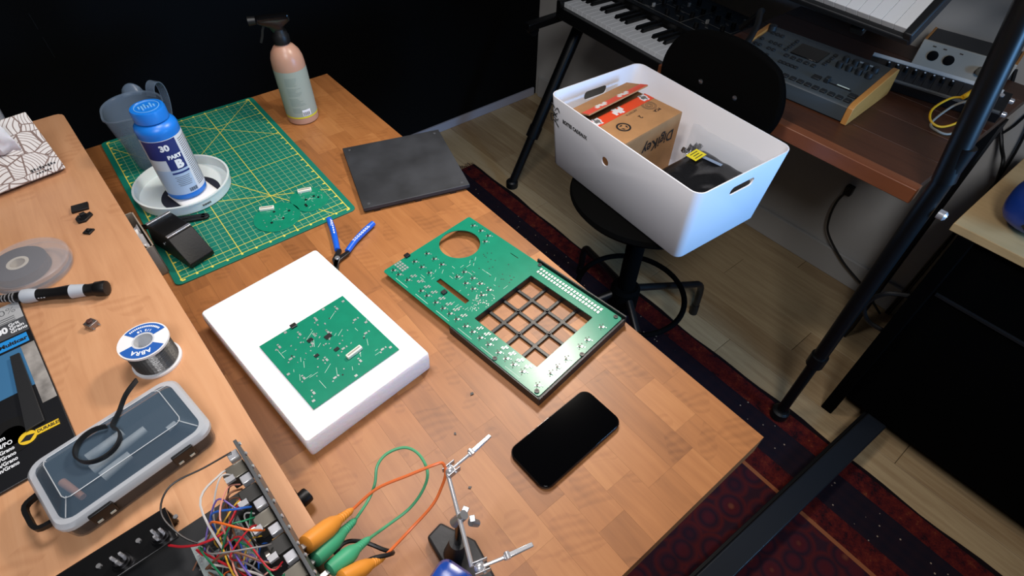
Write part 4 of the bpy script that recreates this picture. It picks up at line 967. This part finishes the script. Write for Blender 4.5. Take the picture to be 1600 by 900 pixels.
for x in (-.086,-.012,.086): 
    w5 = MB()
    for k in range(5): w5.box((x+(-.014+.007*k)*(.6 if abs(x)>.05 else 1),yA+.100+.004*((k*2)%3),CHt+.0037),(.0075,.024-.004*abs(k-2),.0006))
    w5.build('tape_print', TAPEW, cb)
fl = MB().box((0,-.034,0),(CW+.004,.068,.003)).build('flap', CARD, cb, loc=(0,yB,CHt+.006), rot=(radians(-16),0,0))
MB().box((0,-.056,.0020),(CW+.004,.023,.0006)).build('tape', TAPE, fl)
for x in (-.05,.03): 
    w5 = MB()
    for k in range(5): w5.box((x-.016+.008*k,-.056+.003*((k*2)%3),.0026),(.0085,.016-.003*abs(k-2),.0005))
    w5.build('tape_print', TAPEW, fl)
text('lettering','DigiKey',.040,INK,cb,MX((.026,yA-.0012,CHt*.70),rx=radians(90)) @ Matrix.Rotation(pi,4,'Z'),bold=.0010,sx=.95)
text('lettering','2',.017,INK,cb,MX((.010,yA+.052,CHt+.0032),pi),bold=.0004)
text('lettering','ARTESTA',.0085,INK,cb,MX((.008,yA+.078,CHt+.0032),pi+.02),sx=1.2)
text('lettering','PCA',.0125,INK,cb,MX((.066,yA+.046,CHt+.0032),pi),bold=.0004)
rs = MB().lathe([(.0135,CHt+.0030),(.0180,CHt+.0030),(.0180,CHt+.0034),(.0135,CHt+.0034)],32,(-.056,yA+.048,0),closed=True).build('recycle_ring', INK, cb)
for k in range(3):
    a_ = radians(90+120*k); MB().add([(-.056+.0105*cos(a_-.55),yA+.048+.0105*sin(a_-.55),CHt+.0032),(-.056+.0105*cos(a_+.30),yA+.048+.0105*sin(a_+.30),CHt+.0032),(-.056+.0100*cos(a_+.75),yA+.048+.0100*sin(a_+.75),CHt+.0032),(-.056+.0050*cos(a_+.1),yA+.048+.0050*sin(a_+.1),CHt+.0032)],[(0,1,2,3)]).build('recycle_arrow', INK, rs)
stp = MB()
for r_ in (.019,.0155,.010,.006): stp.lathe([(r_-.0012,CHt+.0030),(r_,CHt+.0030),(r_,CHt+.0033),(r_-.0012,CHt+.0033)],28,(.068,yA+.072,0),closed=True)
stp.build('round_stamp', M('faded_ink',(92,74,58),.8), cb)
# ---- black antistatic pack with yellow label, clear film
bg = thing('antistatic_pack', 'shiny black antistatic pack with small yellow label beside the carton', 'pack', (.520,.492,-.1795), radians(-4))
def bagpt(u, v):
    x = (u-.5)*.244; y = (v-.5)*.200
    z = .084*(1-abs(2*u-1)**8)*(1-abs(2*v-1)**8) + .007*noise.noise(Vector((u*5,v*6,4)))*(1-abs(2*v-1)**4) + .024*max(0,u-.25)*(1-abs(2*v-1)**8)
    return (x, y, max(.003,z))
MB().sheet(26,22,bagpt).build('film', M('antistatic_black',(24,25,28),.22,bump=(26,.5)), bg, sm=True, solid=.002)
MB().box((0,0,.036),(.210,.170,.066)).build('contents', BLACK, bg, bev=.004)
yl = MB().box((.050,.052,.0990),(.040,.030,.0006),radians(4)).build('yellow_label', M('label_bright_yellow',(228,214,40),.5), bg, rot=(0,radians(-3),0))
lt = MB()
for k in range(3): lt.box((.050,.044+.008*k,.0996),(.026-.006*(k==1),.0022,.0003),radians(4))
lt.build('small_print', INK, yl)
MB().box((.062,.016,.0985),(.010,.050,.0006),.2).build('pale_seam', M('pale_blue_print',(130,150,180),.5), bg)
MB().sheet(14,6,lambda u,v:(.045+.055*u,.076+.022*v,.088+.016*noise.noise(Vector((u*6,v*4,9)))+.004*sin(u*14))).build('folded_top', M('silver_film',(150,150,154),.2,.9), bg, sm=True, solid=.0008)
cf = MB().sheet(16,14,lambda u,v:(.606+.012*u+.004*noise.noise(Vector((u*4,v*5,1))),.40+.20*v,-.165+.125*u+.008*noise.noise(Vector((v*6,u*3,7)))))
o = cf.build('clear_film', M('clear_film',(225,228,232),.05,spec=.9,see=.93), None, sm=True, loc=(0,0,0), solid=.0004); tag(o,'crinkled clear plastic film against the inner wall of the white box','film')

# ================================================================== keyboard stand, desk and instruments by the right wall
ST = M('stand_black_steel',(8,8,9),.4,spec=.4)
sd_ = thing('keyboard_stand', 'black tubular steel keyboard stand along the right wall', 'stand', (0,0,0))
def legpair(f, top, mid):
    f, top = Vector(f), Vector(top)
    k = f.lerp(top, mid)
    lo = MB().cyl(f, k, .018,.018,16).build('lower_leg', ST, sd_, sm=True)
    MB().cyl(k.lerp(f,.03)-Vector((0,0,.0)), k.lerp(top,.08), .027,.027,16).build('leg_sleeve', ST, sd_, sm=True)
    MB().cyl(k, top, .024,.024,16).build('upper_leg', ST, sd_, sm=True)
    MB().lathe([(.022,0),(.026,.004),(.026,.030),(.020,.036)],16,(f.x,f.y,FL+.001)).build('rubber_foot', BLACK, sd_, sm=True)
legpair((.792,1.497,FL+.02),(1.150,1.497,-.165),.30)
f_ = Vector((.709,.094,FL+.02))
MB().cyl(f_,(.709,.094,-.54),.0145,.0145,16).build('lower_leg', ST, sd_, sm=True)
MB().cyl((.709,.094,-.565),(.709,.094,-.525),.0225,.0225,16).build('leg_sleeve', ST, sd_, sm=True)
MB().cyl((.709,.094,-.54),(.709,.097,.12),.0180,.0180,16).build('upper_leg', ST, sd_, sm=True)
MB().cyl((.709,.096,.045),(.709,.150,.40),.0205,.0205,18).build('outer_tube', ST, sd_, sm=True)
MB().lathe([(.022,0),(.026,.004),(.026,.030),(.020,.036)],16,(f_.x,f_.y,FL+.0125)).build('rubber_foot', BLACK, sd_, sm=True)
MB().lathe([(.010,0),(.010,.012),(.006,.016)],14,(.709,.070,-.02),Matrix.Rotation(radians(90),3,'X')).build('chrome_bolt', CHROME, sd_, sm=True)
for y in (1.497,):
    MB().bar((.845,y,-.165),(1.40,y,-.165),.032,.026).build('support_arm', ST, sd_, bev=.003)
    MB().cyl((.905,y+.02,-.20),(.905,y+.055,-.20),.020,.016,12).build('clamp_knob', BLACK, sd_, sm=True)
MB().bar((.90,.905,-.165),(1.40,.905,-.165),.032,.026).build('support_arm', ST, sd_, bev=.003)
MB().bar((1.15,1.497,-.20),(1.15,.86,-.20),.030,.030).build('cross_beam', ST, sd_, bev=.003)
for y in (.43,1.10): MB().bar((.88,y,.172),(1.16,y,.375),.030,.020).build('support_arm', ST, sd_, bev=.003)
MB().bar((1.12,.13,.340),(1.12,1.46,.340),.026,.026).build('cross_beam', ST, sd_, bev=.003)
MB().cyl((1.12,1.46,.340),(1.15,1.497,-.165),.024,.024,16).build('rear_post', ST, sd_, sm=True)
MB().bar((.709,.140,.340),(1.13,.140,.340),.026,.026).build('side_arm', ST, sd_, bev=.003)
MB().cyl((.85,1.497,-.73),(.93,1.53,-.60),.008,.008,10).build('brace', ST, sd_, sm=True)
# ---- walnut desk
WAL = wood('walnut', (40,22,14), (70,40,26), (98,58,38), 'y', .4, .25, 0, spec=.35)
dk = thing('walnut_desk', 'dark walnut plank desk top against the right wall', 'desk', (0,0,0))
for i in range(6):
    x0 = .742+.110*i; x1 = min(x0+.1092, 1.385)
    MB().box(((x0+x1)/2,.465,-.012),(x1-x0,.67,.022)).build('plank', WAL, dk, bev=.0012)
MB().box((.7265,.465,-.016),(.028,.68,.034)).build('front_rail', wood('walnut_rail',(92,50,30),(122,70,44),(146,90,58),'y',.35,.1,0), dk, bev=.002)
for y in (.14,.78): MB().box((1.20,y,-.437),(.06,.03,.822)).build('desk_leg', BLACKM, dk)
# ---- grey synthesizer with wooden cheeks
sy = thing('grey_synthesizer', 'grey desktop synthesizer with wooden end cheeks on the walnut desk', 'synthesizer', (.930,.520,.0002), radians(3))
SYG = M('synth_grey',(60,68,73),.45); SYD = M('synth_button_dark',(26,30,33),.5); CHK = wood('cheek_wood',(150,96,44),(186,126,62),(204,146,80),'x',.45,.1,0)
def sy_z(x): return .042+.024*(x+.105)/.21                       # height of the sloping panel
def cheek(y):
    pr_ = [(-.112,0),(.108,0),(.112,.010),(.104,.066),(.090,.070),(-.100,.048),(-.112,.040)]
    return MB().loft([[(a_,y,b_) for a_,b_ in pr_],[(a_,y+.014,b_) for a_,b_ in pr_]])
cheek(-.172).build('wooden_cheek', CHK, sy, bev=.0015); cheek(.158).build('wooden_cheek', CHK, sy, bev=.0015)
MB().loft([[(-.106,y,0.002),(.104,y,.002),(.104,y,.058),(.098,y,sy_z(.098)),(-.098,y,sy_z(-.098)),(-.106,y,.036)] for y in (-.1575,.1575)]).build('body', SYG, sy, bev=.001)
SA = math.atan2(.024,.21); RS = Matrix.Rotation(-SA,3,'Y')
def onp(x, y, d=0.0): return (x, y, sy_z(x)+d)
def btn(x, y, w_=.011, h=.011, nm='button', mt=None, hh=.005): return MB().box(onp(x,y,hh/2-.001),(h,w_,hh),mat=RS).build(nm, mt or SYD, sy, bev=.001)
MB().box(onp(.035,.020,.0010),(.058,.074,.003),mat=RS).build('screen', M('synth_screen',(10,11,12),.15), sy, bev=.001)
for i in range(16): btn(-.092,.146-.0195*i,.014,.013)
for i in range(5): btn(-.012,.056-.018*i)
for i in range(4): btn(.012+.017*i,.072,.009,.010); btn(.012+.017*i,-.032,.009,.010)
for i in range(5): btn(-.046,.052-.0105*i,.009,.009)
for j in range(3):
    for i in range(5): 
        if (i+j)%4 != 3: btn(-.040+.030*j,.146-.0130*i,.009,.009)
for i in range(3): btn(.062,.140-.013*i,.010,.010)
for j in range(2):
    for i in range(4): MB().lathe([(.0085,0),(.0080,.012),(.0062,.0135)],16,onp(.055-.030*j,-.062-.024*i)).build('knob', SYD, sy, sm=True)
MB().lathe([(.011,0),(.010,.014),(.008,.0155)],18,onp(.072,.150)).build('knob', SYD, sy, sm=True)
for y in (-.048,): btn(-.052,y,.020,.016)
MB().box(onp(-.052,-.100,.0006),(.004,.068,.0012),mat=RS).build('fader_slot', M('slot_black',(8,8,8),.6), sy)
MB().box(onp(-.052,-.074,.006),(.014,.010,.012),mat=RS).build('fader_cap', SYD, sy, bev=.001)
btn(-.068,-.146,.018,.015)
MB().box(onp(-.046,-.112,.0003),(.004,.030,.0002),mat=RS).build('small_print', SILK, sy)
MB().box(onp(.076,-.105,.0003),(.007,.062,.0002),mat=RS).build('maker_print', M('print_pale',(170,180,184),.5), sy)
# ---- narrow modular rack with patch leads
er = thing('modular_rack', 'narrow black modular synth rack with pale top rail on the walnut desk', 'synth module', (1.118,.290,.0150), rot=(0,radians(-22),radians(11)))
MB().box((.022,0,-.008),(.018,.28,.018)).build('rear_foot', BLACK, er)
MB().box((0,0,.014),(.070,.310,.027)).build('case', M('rack_black',(20,21,23),.4), er, bev=.001)
MB().box((.030,.01,.0290),(.010,.290,.003)).build('top_rail', M('rail_pale',(225,227,225),.4,.2), er); MB().box((-.031,.0,.0290),(.006,.300,.003)).build('front_rail', M('rail_grey',(128,130,130),.35,.6), er)
for i in range(13): MB().box((-.001,.128-.0195*i,.0283),(.050,.0180,.002)).build('module_panel', M('module_dark',(34,36,40),.35), er)
for i in range(8): MB().lathe([(.0055,.029),(.0050,.040),(.0030,.041)],14,(.006,.110-.0205*i,0)).build('knob', BLACK, er, sm=True)
for i in range(8): MB().lathe([(.0022,.0412),(.0022,.0418)],8,(.006,.110-.0205*i,0)).build('knob_dot', WHITE, er)
for x in (.022,-.022): MB().lathe([(.0065,0),(.0065,.008),(.003,.010)],14,(x,-.155,.018),Matrix.Rotation(radians(90),3,'X')).build('end_screw', CHROME, er, sm=True)
for x,y in ((.018,-.118),(-.012,-.128),(.018,-.136),(-.002,-.098)): MB().lathe([(.005,.029),(.005,.032),(.003,.032)],12,(x,y,0)).build('jack', CHROME, er, sm=True)
YEL = M('patch_yellow',(222,168,24),.45)
def patch(label, pts, mt, c0, c1, wire_m=None):
    t = thing('patch_lead', label, 'patch lead', (0,0,0), 0, 'patch leads on the modular rack')
    MB().tube(pts,.0026,8).build('wire', wire_m or mt, t, sm=True)
    for p, q in (c0, c1): MB().cyl(p,q,.0068,.0055,12).build('plug', mt, t, sm=True)
patch('yellow patch lead looping down from the modular rack', [(1.090,.214,.040),(1.060,.230,.040),(1.010,.240,.026),(.985,.226,.012),(.985,.200,.008),(1.015,.180,.020),(1.050,.182,.036)], YEL, ((1.118,.205,.052),(1.086,.214,.041)), ((1.082,.178,.054),(1.046,.182,.037)))
patch('grey patch lead hanging under the yellow one at the modular rack', [(1.095,.196,.040),(1.050,.215,.030),(.985,.222,.008),(.965,.200,.006),(.975,.175,.006),(1.020,.162,.020),(1.050,.165,.036)], M('patch_grey',(140,138,130),.5), ((1.122,.188,.052),(1.092,.197,.041)), ((1.080,.160,.054),(1.046,.166,.037)))
# ---- audio interface
ai = thing('audio_interface', 'off-white audio interface with wooden side and two round sockets', 'audio interface', (1.330,.300,.0002), radians(9))
MB().box((0,0,.034),(.100,.200,.066)).build('body', M('interface_top',(52,52,54),.5), ai, bev=.002)
MB().box((-.052,0,.034),(.006,.212,.068)).build('face_plate', M('interface_cream',(196,190,176),.5), ai, bev=.0015)
for s_ in (-1,1): MB().box((0,s_*.103,.034),(.104,.006,.067)).build('wooden_side', CHK, ai, bev=.001)
for y in (.068,.030): MB().lathe([(.0125,0),(.0125,.002),(.010,.0025)],20,(-.055,y,.036),Matrix.Rotation(radians(-90),3,'Y')).build('input_socket', BLACK, ai, sm=True)
MB().lathe([(.0100,0),(.0090,.012),(.007,.013)],18,(-.055,-.045,.034),Matrix.Rotation(radians(-90),3,'Y')).build('knob', M('knob_tan',(112,104,90),.4), ai, sm=True)
MB().lathe([(.0055,0),(.0055,.002)],14,(-.055,-.080,.030),Matrix.Rotation(radians(-90),3,'Y')).build('headphone_socket', BLACK, ai, sm=True)
for y in (.075,.050,.012): MB().box((-.0553,y,.058),(.0006,.008,.003)).build('small_print', M('faded_ink',(92,74,58),.8), ai)
# ---- keyboards
KW = M('key_white',(244,246,248),.35); KB_ = M('key_black',(12,12,13),.3)
def white_keys(par, x0, x1, y0, y1, n, zt, start, kd=.60):
    """n white keys from y1 (left) to y0 (right); start = index of first note in C D E F G A B"""
    w_ = (y1-y0)/n; me = None; mk = None
    for i in range(n):
        yc = y1-w_*(i+.5)
        if me is None:
            me = MB().box((0,0,0),(x1-x0,w_-.0008,.016)).mesh('white_key'); me.materials.append(KW)
            mk = MB().loft([[(0,-.0062,0),(x1-x0)*kd and (0,.0062,0),((x1-x0)*kd,.0062,0),((x1-x0)*kd,-.0062,0)],[(0.004,-.0050,.011),(0.004,.0050,.011),((x1-x0)*kd,.0050,.011),((x1-x0)*kd,-.0050,.011)]]).mesh('black_key'); mk.materials.append(KB_)
        o = bpy.data.objects.new('white_key', me); COL.objects.link(o); o.parent = par; o.location = ((x0+x1)/2,yc,zt-.008)
        d = o.modifiers.new('Bevel','BEVEL'); d.width = .0008; d.segments = 1
        if (start+i) % 7 in (0,1,3,4,5) and i < n-1:
            o = bpy.data.objects.new('black_key', mk); COL.objects.link(o); o.parent = par; o.location = (x1-(x1-x0)*kd-.0, yc-w_/2, zt)
k1 = thing('black_synth_keyboard', 'black synthesizer keyboard with panel of knobs on the left stand arms', 'keyboard', (.957,1.165,-.1515), radians(-5))
KBB = M('keyboard_black',(12,12,13),.38)
b1 = MB(); b1.box((.205,.0,.020),(.450,.62,.040)); b1.box((.20,.31-.012,.045),(.44,.024,.030)); b1.box((.20,-.31+.026,.045),(.44,.052,.030)); b1.box((.29,0,.054),(.26,.61,.044))
b1.build('body', KBB, k1, bev=.003)
white_keys(k1, -.002,.150,-.255,.290,21,.0560,3)
pz = .0765
for i in range(4):
    for j in range(9): 
        if (i*3+j) % 5: MB().lathe([(.0085,0),(.0075,.014),(.006,.015)],12,(.205+.052*i,-.275+.066*j,pz)).build('knob', BLACK, k1, sm=True)
        else: MB().box((.205+.052*i,-.275+.066*j,pz+.004),(.010,.006,.014)).build('switch', M('switch_pale',(190,190,186),.4), k1)
prt = MB()
for j in range(4): prt.box((.285,-.24+.15*j,pz-.0002),(.20,.0016,.0006))
for x in (.185,.260,.335): prt.box((x,0,pz-.0002),(.0014,.58,.0006))
for i in range(60): prt.box((random.uniform(.18,.38),random.uniform(-.28,.28),pz-.0002),(.003,.012,.0006))
prt.build('panel_print', M('print_grey_panel',(118,118,116),.6), k1)
k2 = thing('white_key_keyboard', 'upper keyboard with wide white keys tilted above the walnut desk', 'keyboard', (.850,.330,.218), rot=(0,radians(-36),radians(-3)))
b2 = MB(); b2.box((.150,.44,-.018),(.33,.92,.014)); b2.box((.265,.44,-.004),(.10,.92,.030)); b2.box((.150,-.014,-.006),(.33,.018,.030)); b2.box((-.010,.44,-.014),(.012,.92,.014)); b2.build('body', M('keyboard_dark_grey',(26,27,29),.45), k2, bev=.003)
white_keys(k2, -.002,.205,-.004,.892,33,.005,2)
# ---- pale-topped black cabinet at the right edge
cbn = thing('black_cabinet', 'black cabinet with pale birch top at the right edge', 'cabinet', (0,0,0))
MB().box((1.085,-.50,-.116),(.47,1.10,.020)).build('birch_top', wood('birch',(172,140,94),(196,164,116),(210,182,136),'y',.45,.1,0), cbn, bev=.0015)
CBK = M('cabinet_black',(3,3,3),.9,spec=.04)
MB().box((1.095,-.50,-.45),(.44,1.06,.646)).build('cabinet_body', CBK, cbn, bev=.006)
for x,y in ((.868,.012),(1.29,.012),(.868,-1.0),(1.29,-1.0)): MB().box((x,y,-.4883),(.034,.034,.7235)).build('leg', CBK, cbn, bev=.003)
MB().box((.872,-.50,-.30),(.010,.98,.006)).build('door_seam', M('seam_grey',(20,20,21),.5), cbn)
MB().tube([(.868,.03,-.34),(.850,.075,-.36),(.848,.095,-.42),(.862,.07,-.47),(.872,.03,-.48)],.006,8).build('strap_handle', BLACK, cbn, sm=True)
# ---- blue pouch with yellow emblem on the birch top
bpn = thing('blue_pouch', 'shiny blue pouch with yellow emblem on the birch cabinet top', 'pouch', (.985,-.075,-.1058), radians(-25))
BLP = M('pouch_blue',(28,62,148),.3,bump=(30,.3))
mp = MB(); rings_ = []
for j in range(13):
    t = j/12; z = .001+.125*t; k = (1-(2*t-1)**4*.55) if t < .5 else (1-(2*t-1)**2*.75)
    rings_.append([(.105*k*cos(2*pi*i/28)*(1+.05*sin(3*2*pi*i/28+t*4)),.080*k*sin(2*pi*i/28)*(1+.05*cos(4*2*pi*i/28)),z) for i in range(28)])
mp.loft(rings_).build('pouch_body', BLP, bpn, sm=True)
MB().tube([(-.105,-.02,.045),(-.098,-.045,.035),(-.070,-.068,.040),(-.040,-.078,.06)],.004,8).build('black_band', BLACK, bpn, sm=True)
emn = MB().lathe([(.001,0),(.020,0),(.020,.003),(.017,.004),(.001,.004)],20,(-.0955,-.030,.088),(Vector((-.92,-.25,.30))).to_track_quat('Z','Y').to_matrix()).build('emblem', M('emblem_yellow',(214,176,40),.4), bpn)
for k in range(3): MB().box((-.1000,-.036+.006*k,.088+.004*(k%2)),(.002,.003,.018),.3).build('emblem_mark', INK, emn)
# ---- floor beam
fbm = thing('black_floor_beam', 'long black steel beam lying from the cabinet across the rug', 'beam', (.44,-.075,FL+.0125), radians(-2.8))
MB().box((0,-.008,.028),(.96,.058,.055)).build('steel_beam', M('beam_blueblack',(30,34,40),.35), fbm, bev=.004)
MB().box((0,.026,.022),(.96,.010,.044)).build('rubber_edge', BLACK, fbm, bev=.002)
# ---- cords on the right wall
def cord(label, pts, r=.004):
    t = thing('power_cord', label, 'cord', (0,0,0), 0, 'black cords by the right wall')
    MB().tube(pts, r, 8).build('cable', M('cord_black',(14,14,15),.5), t, sm=True); return t
c1 = cord('black cord with plug hanging down the right wall below the desk', [(1.400,.413,-.503),(1.396,.424,-.55),(1.392,.418,-.62),(1.390,.392,-.68),(1.386,.30,-.748),(1.380,.20,-.79),(1.36,.10,-.838)])
MB().box((1.408,.410,-.498),(.022,.026,.036)).build('plug', BLACK, c1, bev=.003)
cord('black cord looping on the wall behind the birch cabinet top', [(1.403,.20,.02),(1.403,.16,-.10),(1.39,.12,-.16),(1.35,.085,-.19),(1.38,.07,-.30),(1.39,.08,-.50),(1.385,.09,-.84)], .005)
cord('thin black cord curling above the far corner of the birch top', [(1.405,.30,-.10),(1.398,.22,-.12),(1.39,.17,-.18),(1.40,.13,-.12),(1.402,.11,-.06),(1.398,.08,-.20),(1.39,.075,-.45),(1.385,.08,-.84)], .0035)
t = thing('headphone_cable', 'thick black cable arching over the left end of the grey synthesizer', 'cable', (0,0,0))
MB().tube([(1.06,.80,.012),(1.04,.745,.075),(.98,.715,.100),(.92,.68,.096),(.87,.66,.082),(.845,.655,.072)],.008,10).build('sheath', M('cord_black',(14,14,15),.5), t, sm=True)
bpy.context.view_layer.update()
